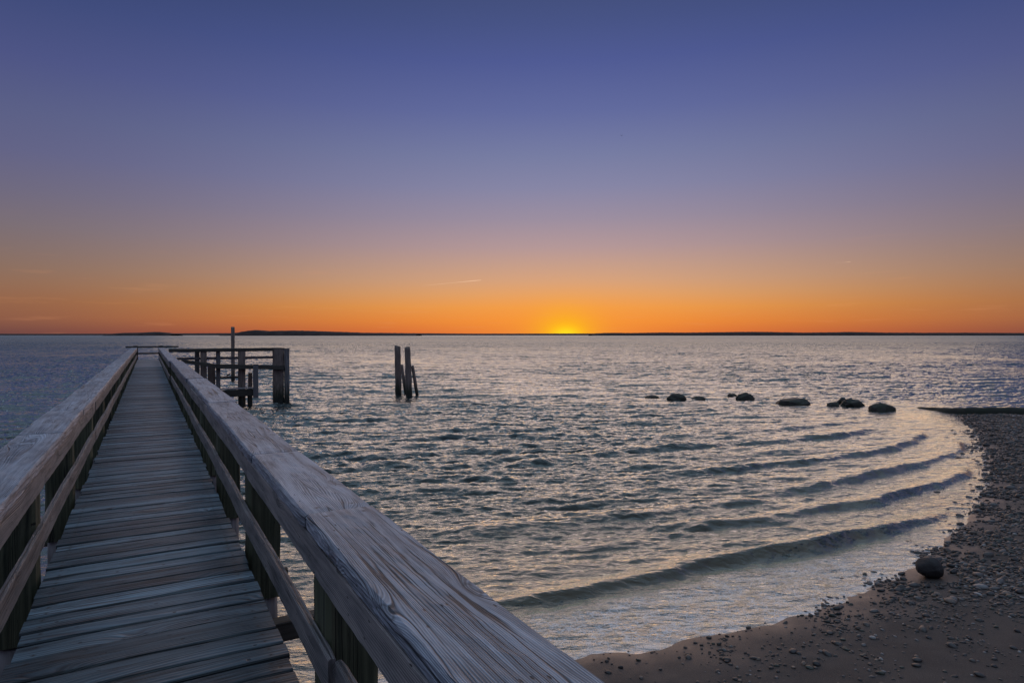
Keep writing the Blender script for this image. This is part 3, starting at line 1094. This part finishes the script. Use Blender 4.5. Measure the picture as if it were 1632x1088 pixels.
# edge beam of the lower deck and the sloping beam from the pier
sB = DS - 0.42
tA, tB = t_at(345, sB), t_at(452, sB)
zA, zB = z_at(345, 580, sB), z_at(452, 582, sB)
dt('edge_beam', pp(sB, tA, zA - 0.13), (pp(sB, tB, zB) - pp(sB, tA, zA)).normalized(), PA, UP, (pp(sB, tB, zB) - pp(sB, tA, zA)).length, 0.16, 0.26, M_DARK, bev=0.01, seg=0.5)
t0_ = t_at(289, sB)
z0_ = z_at(289, 572.5, sB)
dv_ = pp(sB, tA - 0.01, zA) - pp(sB, t0_, z0_)
dt('sloping_beam', pp(sB - 0.01, t0_, z0_ - 0.10), dv_.normalized(), PA, UP, dv_.length, 0.14, 0.20, M_DARK, bev=0.01, seg=0.5)
dt('deck_slab', pp(sB + 0.12, (tA + tB) / 2 - 0.2, zB - 0.06), PA, PR, UP, 0.30, (tB - tA) * 0.95, 0.05, M_DARK, seg=0.3)
# lower landing step
sL = DS - 1.0
ta, tb = t_at(352, sL), t_at(404, sL)
zl = z_at(380, 619, sL)
for j in range(4):
    dt('landing_board', pp(sL + 0.1 + j * 0.2, ta, zl - 0.02), PR, PA, UP, tb - ta, 0.18, 0.045, M_NEW, seg=0.6, tone=0.35)
dt('landing_beam', pp(sL - 0.06, ta, zl - 0.25), PR, PA, UP, tb - ta, 0.10, 0.40, M_DARK, bev=0.01, seg=0.5)
for x_ in (362, 385, 398):
    tt_ = t_at(x_, sL + 0.2)
    g0 = pp(sL + 0.2, tt_, 0)
    dpile('pile', (g0.x, g0.y, -2.8), (g0.x, g0.y, zl - 0.06), 0.14, 0.13, M_PILE)
ta, tb = t_at(403, sL - 0.1), t_at(411, sL - 0.1)
zt = z_at(407, 580, sL - 0.1)
zb = z_at(407, 634, sL - 0.1)
dt('fender_post', pp(sL - 0.15, (ta + tb) / 2, zb), UP, PR, PA, zt - zb, tb - ta, 0.2, M_NEW, bev=0.02, seg=0.3, tone=0.0)
# low cross bar between posts and a small cleat on it
ta, tb = t_at(343, DS), t_at(379, DS)
zb = z_at(360, 601.5, DS)
dt('cross_bar', pp(DS + 0.1, ta, zb), PR, PA, UP, tb - ta, 0.1, 0.12, M_DARK, seg=0.4)
ta = t_at(361, DS)
dt('cleat', pp(DS + 0.1, ta, zb + 0.11), (PR * 0.9 + UP * 0.4).normalized(), PA, UP, 0.22, 0.07, 0.09, M_DARK, seg=0.1)
# slack rope from the landing post to the outer post
rp = [pp(DS - 0.6, t_at(395 + i * 4, DS - 0.6), z_at(395 + i * 4, 599 + 1.5 * math.sin(i / 10 * math.pi), DS - 0.6)) for i in range(11)]


def rope(name, pts, r, mat, parent):
    V = []
    Fc = []
    n = 5
    for i, p_ in enumerate(pts):
        for j in range(n):
            a = 2 * math.pi * j / n
            V.append(p_ + UP * (r * math.sin(a)) + PA * (r * math.cos(a)))
    for i in range(len(pts) - 1):
        for j in range(n):
            a, b = i * n + j, i * n + (j + 1) % n
            Fc.append((a, b, b + n, a + n))
    return mesh_np(name, np.array([tuple(v) for v in V]), Fc, mat, parent, attrs={'gc': ('FLOAT_VECTOR', np.array([tuple(v) for v in V])), 'tone': ('FLOAT', np.full(len(V), 0.5))})


o = rope('mooring_rope', rp, 0.016, M_DARK, dock)
o.matrix_parent_inverse = Matrix.Translation(-Vector(doff))
# a short lamp-like stick leaning on the rail, seen at the middle of the landing
rp = [pp(DS - 0.5, t_at(x_, DS - 0.5), z_at(x_, y_, DS - 0.5)) for x_, y_ in ((340, 581), (341, 572), (342, 565), (343, 556))]
o = rope('upright_stick', rp, 0.035, M_DARK, dock)
o.matrix_parent_inverse = Matrix.Translation(-Vector(doff))

# ------------------------------------------------------------------ lone pile behind the landing
b_ = on_z(371.3, 607)
t_ = at_depth(371, 521, b_.y)
o = pile('mooring_pile', (0, 0, -2.8), (0, 0, t_.z), 0.17, 0.155, M_PILE)
o.location = (b_.x, b_.y, 0)
tag(o, 'tall single mooring pile rising above the rail of the boat landing, against the far headland', 'mooring pile')

# ------------------------------------------------------------------ the cluster of old piles
cl = [((634.6, 631), (633.4, 551), 0.225, 0.20, 'left tall thick pile of the four old piles standing in open water', M_PILE, 0.0),
      ((646.5, 628), (640, 582), 0.115, 0.10, 'short thin dark pile wedged between the two tall old piles', M_PILE, 0.25),
      ((652.0, 633), (649.3, 553.7), 0.225, 0.19, 'tall thick reddish topped pile standing right of the other tall one in open water', M_PILE, -0.1),
      ((665.2, 632), (657.4, 583.5), 0.125, 0.10, 'short thin leaning pile at the right side of the old pile group', M_PILE, -0.15)]
for (bx, by), (tx, ty), r0, r1, lab, mt, dz in cl:
    b_ = on_z(bx, by)
    b_.y += dz
    b_.x = (bx - 816) / F * b_.y
    t_ = at_depth(tx, ty, b_.y)
    dirv = Vector((t_.x - b_.x, 0, t_.z))
    low = Vector((0, 0, 0)) - dirv * (2.5 / dirv.z)
    o = pile('old_pile', low, dirv, r0, r1, mt, n=16, wob=0.065, cut=0.06)
    o.location = (b_.x, b_.y, 0)
    tag(o, lab, 'pile', 'old piles standing in open water')

# ------------------------------------------------------------------ rocks


def ico(sub):
    import bmesh
    bm = bmesh.new()
    bmesh.ops.create_icosphere(bm, subdivisions=sub, radius=1)
    V = np.array([tuple(v.co) for v in bm.verts])
    bm.faces.ensure_lookup_table()
    Fc = np.array([[v.index for v in f.verts] for f in bm.faces])
    bm.free()
    return V, Fc


def rock(name, loc, size, seed, mat, rough=0.16, sub=4, rot=0.0, flat=False):
    V, Fc = ico(5 if mat is M_ROCK else sub)
    rough = rough * (0.95 if mat is M_ROCK else 1)
    r = np.random.default_rng(seed)
    n = np.zeros(len(V))
    for i in range(30):
        d_ = r.normal(size=3)
        d_ /= np.linalg.norm(d_)
        k_ = r.uniform(1.2, 9.0) if i < 14 else r.uniform(9, 26)
        n += np.sin((V @ d_) * k_ + r.uniform(0, 6.28)) / (k_ ** 0.9)
    V = V * (1 + rough * n)[:, None]
    # a few planed facets
    for i in range(6):
        d_ = r.normal(size=3)
        d_[2] = abs(d_[2]) * 0.6
        d_ /= np.linalg.norm(d_)
        c0 = r.uniform(0.72, 0.95)
        ex = np.maximum(V @ d_ - c0, 0)
        V = V - ex[:, None] * d_ * 0.75
    V = V * np.array(size)
    c, s_ = math.cos(rot), math.sin(rot)
    V = V @ np.array([[c, s_, 0], [-s_, c, 0], [0, 0, 1]])
    return mesh_np(name, V, Fc, mat, loc=loc)


def sea_rock(x0, x1, ytop, ybase, seed, label, group=None, rough=0.16, depth=None, sink=0.35, tilt=0):
    b_ = on_z((x0 + x1) / 2, ybase)
    wd = (x1 - x0) / F * b_.y
    hh = 0.88 * (ybase - ytop) / F * b_.y
    ztot = hh / (1 - sink)
    dpt = depth or wd * 0.7
    o = rock('sea_boulder', (b_.x * (b_.y + dpt * 0.45) / b_.y, b_.y + dpt * 0.45, hh - ztot * 0.62), (wd / 2, dpt / 2, ztot * 0.62), seed, M_ROCK, rough, 4, rot=tilt)
    tag(o, label, 'boulder', group)
    return o


ROUGH_UP = 1
G_ = 'boulders breaking the water off the beach'
sea_rock(1028, 1051, 629.5, 634, 1, 'lowest flat boulder just awash at the left end of the row in the water', G_)
sea_rock(1063, 1096, 625.5, 638.5, 2, 'smooth green domed boulder in the water, first clear dome from the left', G_, 0.10)
sea_rock(1098, 1129, 630.5, 637, 3, 'low flat boulder barely above the water beside the green dome', G_, 0.2)
sea_rock(1159, 1175, 625, 633, 4, 'small grey boulder tucked against the left side of a steeper green one', G_)
sea_rock(1171, 1204, 622.8, 637.5, 5, 'green boulder with a steep right side, tallest in the water row', G_, 0.12)
sea_rock(1238, 1289, 633.5, 647, 6, 'wide brown wedge shaped boulder in the middle of the water row', G_, 0.15)
sea_rock(1319, 1339, 640, 648, 7, 'small low boulder at the left foot of the lumpy pale topped one', G_)
sea_rock(1332, 1352, 632, 644, 8, 'upright pale knob of rock poking from the lumpy boulder group', G_, 0.18)
sea_rock(1340, 1377, 635.5, 648, 9, 'long lumpy grey boulder sloping down to the right beside the pale knob', G_, 0.2)
sea_rock(1385, 1425, 642.5, 656, 10, 'rounded brown boulder at the right end of the row, nearest the beach', G_, 0.10)

b_ = on_sand(1491, 922)
bs = 42 / F * b_.y
o = rock('beach_boulder', (b_.x, b_.y + bs * 0.3, b_.z + bs * 0.33), (bs * 0.50, bs * 0.48, bs * 0.40), 23, M_BOULDER, 0.07, 4)
tag(o, 'single large dark round boulder sitting on the sand at the edge of the pebbles', 'boulder')

# groyne: low mossy timber and stone wall running out from the beach
g_pts = [(23.25, 36.0, 0.05), (23.3, 34.6, 0.12), (23.6, 33.2, 0.22), (24.4, 32.0, 0.34), (25.6, 31.2, 0.40), (28.0, 30.2, 0.44), (32.0, 28.6, 0.5), (40, 25.4, 0.6)]
gp = []
for (x_, y_, z_, hw_) in [(*on_z(1468, 650.5)[:2], 0.03, 0.22), (*on_z(1495, 654)[:2], 0.10, 0.3), (*on_z(1520, 658)[:2], 0.17, 0.34), (*on_z(1550, 661.5)[:2], 0.26, 0.36),
                          (*on_z(1590, 664.5)[:2], 0.33, 0.38), (*on_z(1634, 667.5)[:2], 0.38, 0.4), (28.5, 29.6, 0.45, 0.42), (34, 27.2, 0.55, 0.42), (45, 22.5, 0.7, 0.42)]:
    gp.append((x_, y_ + 0.25, z_ * 1.4, hw_))
gp = np.array(gp)
tt0 = np.linspace(0, len(gp) - 1, 220)
gl_ = np.stack([np.interp(tt0, np.arange(len(gp)), gp[:, j]) for j in range(4)], 1)
gV, gF = [], []
NP = 13
for i, (x_, y_, z_, hw_) in enumerate(gl_):
    a_ = gl_[max(i - 1, 0)][:2]
    b2 = gl_[min(i + 1, len(gl_) - 1)][:2]
    dr = b2 - a_
    dr /= np.linalg.norm(dr)
    nr_ = np.array([-dr[1], dr[0]])
    for j in range(NP):
        q = j / (NP - 1) * 2 - 1
        off_ = q * hw_ * 1.25
        zz_ = z_ * (1 - abs(q) ** 6) - (abs(q) ** 5) * 1.0
        zz_ += 0.006 * math.sin(i * 0.9 + j * 2.1) + 0.012 * math.sin(i * 0.31)
        gV.append((x_ + nr_[0] * off_, y_ + nr_[1] * off_, zz_))
gF = grid_faces(len(gl_), NP)
ob = mesh_np('groyne', np.array(gV), gF, M_GROYNE)
tag(ob, 'low dark mossy groyne running from the pebble beach into the water', 'groyne')

# ------------------------------------------------------------------ cobbles


def cobble_material():
    m, nt, out = new_mat('cobble_stone')
    p = principled(nt, out)
    at = node(nt, 'ShaderNodeAttribute', attribute_name='stone')
    geo = node(nt, 'ShaderNodeNewGeometry')
    n1 = noise(nt, geo.outputs['Position'], 45, 4, 0.6)
    c = mixc(nt, 1.0, at.outputs['Color'], ramp(nt, n1, [(0.25, g(0.55)), (0.75, g(1.3))]), 'MULTIPLY')
    nt.links.new(c, p.inputs['Base Color'])
    p.inputs['Roughness'].default_value = 0.42
    b = node(nt, 'ShaderNodeBump')
    b.inputs['Strength'].default_value = 0.4
    b.inputs['Distance'].default_value = 0.01
    nt.links.new(n1, b.inputs['Height'])
    nt.links.new(b.outputs[0], p.inputs['Normal'])
    return m


M_COB = cobble_material()
palette = np.array([(0.040, 0.038, 0.038), (0.055, 0.050, 0.046), (0.075, 0.066, 0.058), (0.11, 0.10, 0.095), (0.17, 0.165, 0.16),
                    (0.30, 0.29, 0.28), (0.085, 0.06, 0.045), (0.05, 0.058, 0.045), (0.14, 0.105, 0.08), (0.03, 0.028, 0.028)])
pal_w = np.array([4, 4, 4, 3, 2.0, 0.5, 1.5, 2, 1.5, 3])
pal_w = pal_w / pal_w.sum()

dens_pts = []     # (x_px, y_px, density per m2 relative) control points for how stony the beach is
ctrl = np.array([
    (960, 1060, 9), (1000, 1080, 7), (1040, 1045, 14), (1100, 1060, 14), (1100, 1085, 12), (1120, 1025, 22), (1180, 1020, 12), (1240, 1000, 34), (1300, 975, 60), (1250, 1060, 22), (1300, 1080, 20), (1350, 1030, 22),
    (1330, 965, 60), (1390, 950, 75), (1450, 935, 70), (1400, 1000, 30), (1400, 1075, 16), (1470, 1020, 26), (1500, 1080, 12), (1560, 1075, 8), (1620, 1080, 7),
    (1500, 960, 60), (1480, 915, 35), (1560, 925, 95), (1620, 930, 90), (1600, 985, 70), (1550, 1020, 28), (1625, 1030, 18),
    (1520, 880, 110), (1560, 860, 100), (1620, 880, 130), (1500, 890, 60), (1540, 830, 45), (1570, 800, 45), (1600, 820, 130), (1628, 780, 150), (1590, 780, 60), (1605, 750, 110),
    (1570, 760, 22), (1590, 740, 90), (1570, 725, 55), (1560, 705, 60), (1550, 690, 70), (1580, 700, 150), (1620, 700, 160), (1530, 680, 45), (1500, 676, 26), (1560, 676, 130), (1620, 675, 160),
    (1470, 860, 5), (1430, 890, 7), (1380, 905, 7), (1300, 930, 6), (1200, 960, 4), (1100, 990, 2), (1540, 780, 6), (1520, 740, 2), (1510, 700, 4), (1400, 860, 0.5), (1300, 900, 0.5), (1000, 1000, 0.3),
    (1350, 930, 22), (1400, 915, 20)], dtype=float)
cw = np.array([tuple(on_sand(c[0], c[1])[:2]) for c in ctrl])
cd = ctrl[:, 2]
NS = 60000
cand = np.column_stack([rng.uniform(-6, 40, NS * 8), rng.uniform(6, 33, NS * 8)])
# keep roughly what the camera could see plus a margin
m_ = (cand[:, 0] < cand[:, 1] * 0.95 + 1.5)
cand = cand[m_]
dsh = offshore(cand)
bo_ = on_sand(1491, 922)
m_ = (dsh < 1.9) & (np.hypot(cand[:, 0] - bo_.x, cand[:, 1] - bo_.y - 0.15) > 0.33)
cand, dsh = cand[m_], dsh[m_]
area_per = (46 * 27) / (NS * 8)
D2 = np.zeros(len(cand))
for lo in range(0, len(cand), 20000):
    c_b = cand[lo:lo + 20000]
    dist = np.hypot(c_b[:, None, 0] - cw[None, :, 0], c_b[:, None, 1] - cw[None, :, 1])
    # distances count in proportion to how far off the place is
    sc_ = 0.22 * np.maximum(c_b[:, 1:2] / 12, 0.7)
    w_ = 1.0 / (dist + sc_ * 0.5) ** 3.2
    D2[lo:lo + 20000] = (w_ * cd[None]).sum(1) / w_.sum(1)
clump = 1 + 0.75 * sinnoise(cand[:, 0], cand[:, 1], 2.6, 60) + 0.4 * sinnoise(cand[:, 0], cand[:, 1], 7, 61)
D2 = D2 * np.clip(clump, 0.12, 2.2)
# landward and left limits
keepm = rng.uniform(size=len(cand)) < D2 * area_per * 2.6
stones = cand[keepm]
dshs = dsh[keepm]
siz = np.clip(rng.lognormal(math.log(0.024), 0.45, len(stones)), 0.012, 0.095)
# near the frame bottom stones are small and sparse
siz = np.where(stones[:, 1] < 9.3, siz * 0.72, siz)
siz = np.where(stones[:, 1] > 15, siz * 1.25, siz)
print('stones', len(stones))
zst = sand_h(stones, dshs)
Vb, Fb = ico(2)
Vl, Fl = ico(1)


def stone_geo(V0, seed, s_, ang, col):
    r = np.random.default_rng(seed)
    V = V0.copy()
    for i in range(3):
        d_ = r.normal(size=3)
        d_ /= np.linalg.norm(d_)
        V = V * (1 + 0.10 * np.sin((V0 @ d_) * r.uniform(1.5, 3.2) + r.uniform(0, 6)))[:, None]
    V = V * np.array([s_ * r.uniform(0.95, 1.35), s_ * r.uniform(0.75, 1.0), s_ * r.uniform(0.42, 0.72)])
    tilt = r.uniform(-0.25, 0.25)
    ct, st_ = math.cos(tilt), math.sin(tilt)
    V = V @ np.array([[ct, 0, st_], [0, 1, 0], [-st_, 0, ct]])
    c, s2 = math.cos(ang), math.sin(ang)
    return V @ np.array([[c, s2, 0], [-s2, c, 0], [0, 0, 1]])


sx = 816 + F * stones[:, 0] / stones[:, 1]
sy = HORIZON + F * (H - zst) / stones[:, 1]
infr = (sx > 905) & (sx < 1640) & (sy < 1092)
hidden = (sx - 236) / np.maximum(sy - 534, 1) < 1.36
score = np.where(infr & ~hidden, siz / stones[:, 1], 0)
order = np.argsort(-score)
top300 = set(order[:300].tolist())
bigV, bigF, bigC = [], [], []
base = 0
cix = rng.choice(len(palette), len(stones), p=pal_w)
for i in range(len(stones)):
    x_, y_ = stones[i]
    col = palette[cix[i]] * rng.uniform(0.7, 1.3)
    if dshs[i] > -1.0:
        col = col * 0.62
    ang = rng.uniform(0, 6.28)
    near_ = y_ < 14
    emb = rng.uniform(0.0, 0.35)
    zc_ = zst[i] + siz[i] * (0.30 - emb * 0.7)
    if i in top300:
        V = stone_geo(Vb, i, siz[i], ang, col)
        o = mesh_np('cobble', V, Fb, M_COB, loc=(x_, y_, zc_), attrs={'stone': ('FLOAT_COLOR', np.tile([*col, 1.0], (len(V), 1)))})
        tag(o, 'smooth rounded cobble lying on the wet sand of the stony beach', 'cobble', 'larger cobbles scattered over the beach')
    else:
        V0, F0 = (Vb, Fb) if near_ else (Vl, Fl)
        V = stone_geo(V0, i, siz[i], ang, col) + np.array([x_, y_, zc_])
        bigV.append(V)
        bigF.append(F0 + base)
        bigC.append(np.tile([*col, 1.0], (len(V), 1)))
        base += len(V)
peb = mesh_np('pebbles', np.vstack(bigV), np.vstack(bigF), M_COB, attrs={'stone': ('FLOAT_COLOR', np.vstack(bigC))})
tag(peb, 'dark pebbles and cobbles thickly covering the upper beach', 'pebbles', kind='stuff')

# ------------------------------------------------------------------ far shores


def land_material():
    m, nt, out = new_mat('distant_shore')
    p = principled(nt, out)
    geo = node(nt, 'ShaderNodeNewGeometry')
    n1 = noise(nt, geo.outputs['Position'], 0.02, 4, 0.6)
    c = mixc(nt, maprange(nt, n1, 0.4, 0.6), (0.016, 0.011, 0.011, 1), (0.040, 0.026, 0.024, 1))
    nt.links.new(c, p.inputs['Base Color'])
    p.inputs['Roughness'].default_value = 1.0
    return m


M_LAND = land_material()


def shore_strip(name, prof, dist, depth, seed, label, tree=1.0, scale=1.0):
    """prof: photo x, photo y of the skyline; a wooded ridge at the given distance"""
    xs = np.arange(prof[0][0], prof[-1][0] + 0.01, 0.45)
    ys = np.interp(xs, [q[0] for q in prof], [q[1] for q in prof])
    r = np.random.default_rng(seed)
    rowsn = 7
    V = []
    for j in range(rowsn):
        q = j / (rowsn - 1)
        Yd = dist + depth * q
        prof_h = math.sin(math.pi * min(q * 1.0 + 0.0, 1.0)) ** 0.6 if 0 < q < 1 else 0.0
        bump_ = np.convolve(r.normal(size=len(xs) + 4), np.ones(5) / 5, 'valid') * 1.6 * tree + r.normal(size=len(xs)) * 0.35 * tree
        for i, x_ in enumerate(xs):
            Z = Yd
            hgt = (HORIZON + 1.5 - ys[i]) / F * dist + H
            zz_ = max(hgt * prof_h + (bump_[i] * min(1, max(0, (HORIZON - ys[i]) / 2.5)) if 0 < q < 1 else 0), 0) if 0 < q < 1 else -1.0
            V.append(((x_ - 816) / F * dist * (1 + 0.0 * q), Yd, zz_))
    o = mesh_np(name, np.array(V), grid_faces(rowsn, len(xs)), M_LAND, smooth=False)
    tag(o, label, 'woodland', kind='stuff')
    return o


shore_strip('far_coast_hills', [(-500, 533.0), (-200, 532.7), (0, 533.1), (165, 532.9), (300, 532.2), (420, 531.8), (600, 531.6), (660, 532.2), (760, 532.8), (900, 532.6), (1000, 532.4),
                                (1300, 532.0), (1632, 532.2), (1900, 532.4), (2300, 532.6)], 9000, 900, 1, 'low dark far coast along the whole horizon', tree=1.2)
shore_strip('island_woodland', [(163, 534), (170, 532.6), (185, 531.6), (210, 531.4), (228, 530.4), (240, 530.2), (252, 531.2), (262, 532.4), (268, 534)], 4200, 200, 2,
            'small dark wooded island on the horizon beyond the end of the pier', tree=0.5)
shore_strip('headland_woodland', [(348, 534), (355, 532.2), (368, 530.6), (380, 528.2), (392, 526.9), (400, 527.3), (415, 528.6), (430, 528.2), (448, 527.8), (470, 528.0), (495, 528.8),
                                  (520, 529.6), (545, 530.4), (565, 531.2), (600, 531.9), (640, 532.8), (662, 534)], 3800, 300, 3,
            'long dark wooded headland rising on the horizon behind the boat landing', tree=0.7)
shore_strip('low_shore_woodland', [(945, 534), (952, 532.4), (975, 531.5), (1020, 531.8), (1060, 531.0), (1110, 531.2), (1150, 530.6), (1205, 530.0), (1240, 530.2), (1290, 531.2), (1330, 530.9),
                                   (1372, 530.2), (1400, 530.6), (1430, 531.2), (1500, 531.6), (1560, 531.4), (1632, 531.8), (1800, 532.2), (2000, 534)], 4600, 300, 4,
            'low dark wooded shore on the horizon right of the setting sun', tree=0.7)

# ------------------------------------------------------------------ vapour trail and a bird


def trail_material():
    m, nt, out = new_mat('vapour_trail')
    m1 = node(nt, 'ShaderNodeEmission')  # emission stands in for sunlight caught by the trail
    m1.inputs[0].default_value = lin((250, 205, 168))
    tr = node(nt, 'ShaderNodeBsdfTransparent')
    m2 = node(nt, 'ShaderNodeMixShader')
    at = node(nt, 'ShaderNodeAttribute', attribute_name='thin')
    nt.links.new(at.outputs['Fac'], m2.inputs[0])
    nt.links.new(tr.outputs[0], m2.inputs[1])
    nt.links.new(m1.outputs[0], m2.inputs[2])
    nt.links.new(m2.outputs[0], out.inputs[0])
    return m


M_TRAIL = trail_material()


def trail(x0, y0, x1, y1, w, label, strength):
    a, b = at_depth(x0, y0, 42000), at_depth(x1, y1, 40000)
    n = 24
    V, th, Fc = [], [], []
    for i in range(n + 1):
        f = i / n
        c = a.lerp(b, f)
        rr = w * (0.75 + 0.25 * math.sin(f * 9)) * (0.5 + 0.5 * min(1, (1 - f) * 8 + 0.2))
        for j in range(8):
            q = 2 * math.pi * j / 8
            V.append((c.x, c.y + rr * math.cos(q), c.z + rr * math.sin(q)))
            th.append(strength * (0.08 + 0.92 * f ** 1.5))
    for i in range(n):
        for j in range(8):
            p_, q_ = i * 8 + j, i * 8 + (j + 1) % 8
            Fc.append((p_, q_, q_ + 8, p_ + 8))
    o = mesh_np('vapour_trail', np.array(V) - np.array(a), Fc, M_TRAIL, loc=a, attrs={'thin': ('FLOAT', th)})
    tag(o, label, 'vapour trail')


trail(672, 455.3, 767, 446.2, 17, 'thin pale vapour trail in the orange sky left of the sun', 0.75)
trail(1330, 419.5, 1356, 417.0, 16, 'faint short vapour trail high over the right part of the horizon', 0.25)

# bird far off in the sky
bp = at_depth(991, 216.5, 90)
bV = np.array([(-0.55, 0, 0.10), (-0.30, 0.02, 0.20), (0, 0.06, 0.06), (0.30, 0.02, 0.20), (0.55, 0, 0.10), (-0.30, 0.18, 0.19), (0, 0.22, 0.05), (0.30, 0.18, 0.19),
               (0, -0.25, 0.02), (-0.06, 0, 0.0), (0.06, 0, 0.0), (0, 0.42, 0.02), (0, 0.06, -0.06), (0, 0.2, -0.04)])
bF = [(0, 1, 5), (1, 2, 6, 5), (2, 3, 7, 6), (3, 4, 7), (8, 9, 2), (8, 2, 10), (8, 12, 9), (8, 10, 12), (9, 12, 13, 11), (10, 11, 13, 12), (9, 11, 6, 2), (10, 2, 6, 11)]
M_BIRD = rock_material('dark_feathers', (0.05, 0.05, 0.05), (0.09, 0.09, 0.09), 0.8)
o = mesh_np('bird', bV * 0.42, bF, M_BIRD, loc=bp, smooth=False)
tag(o, 'tiny dark bird flying high in the violet sky', 'bird')
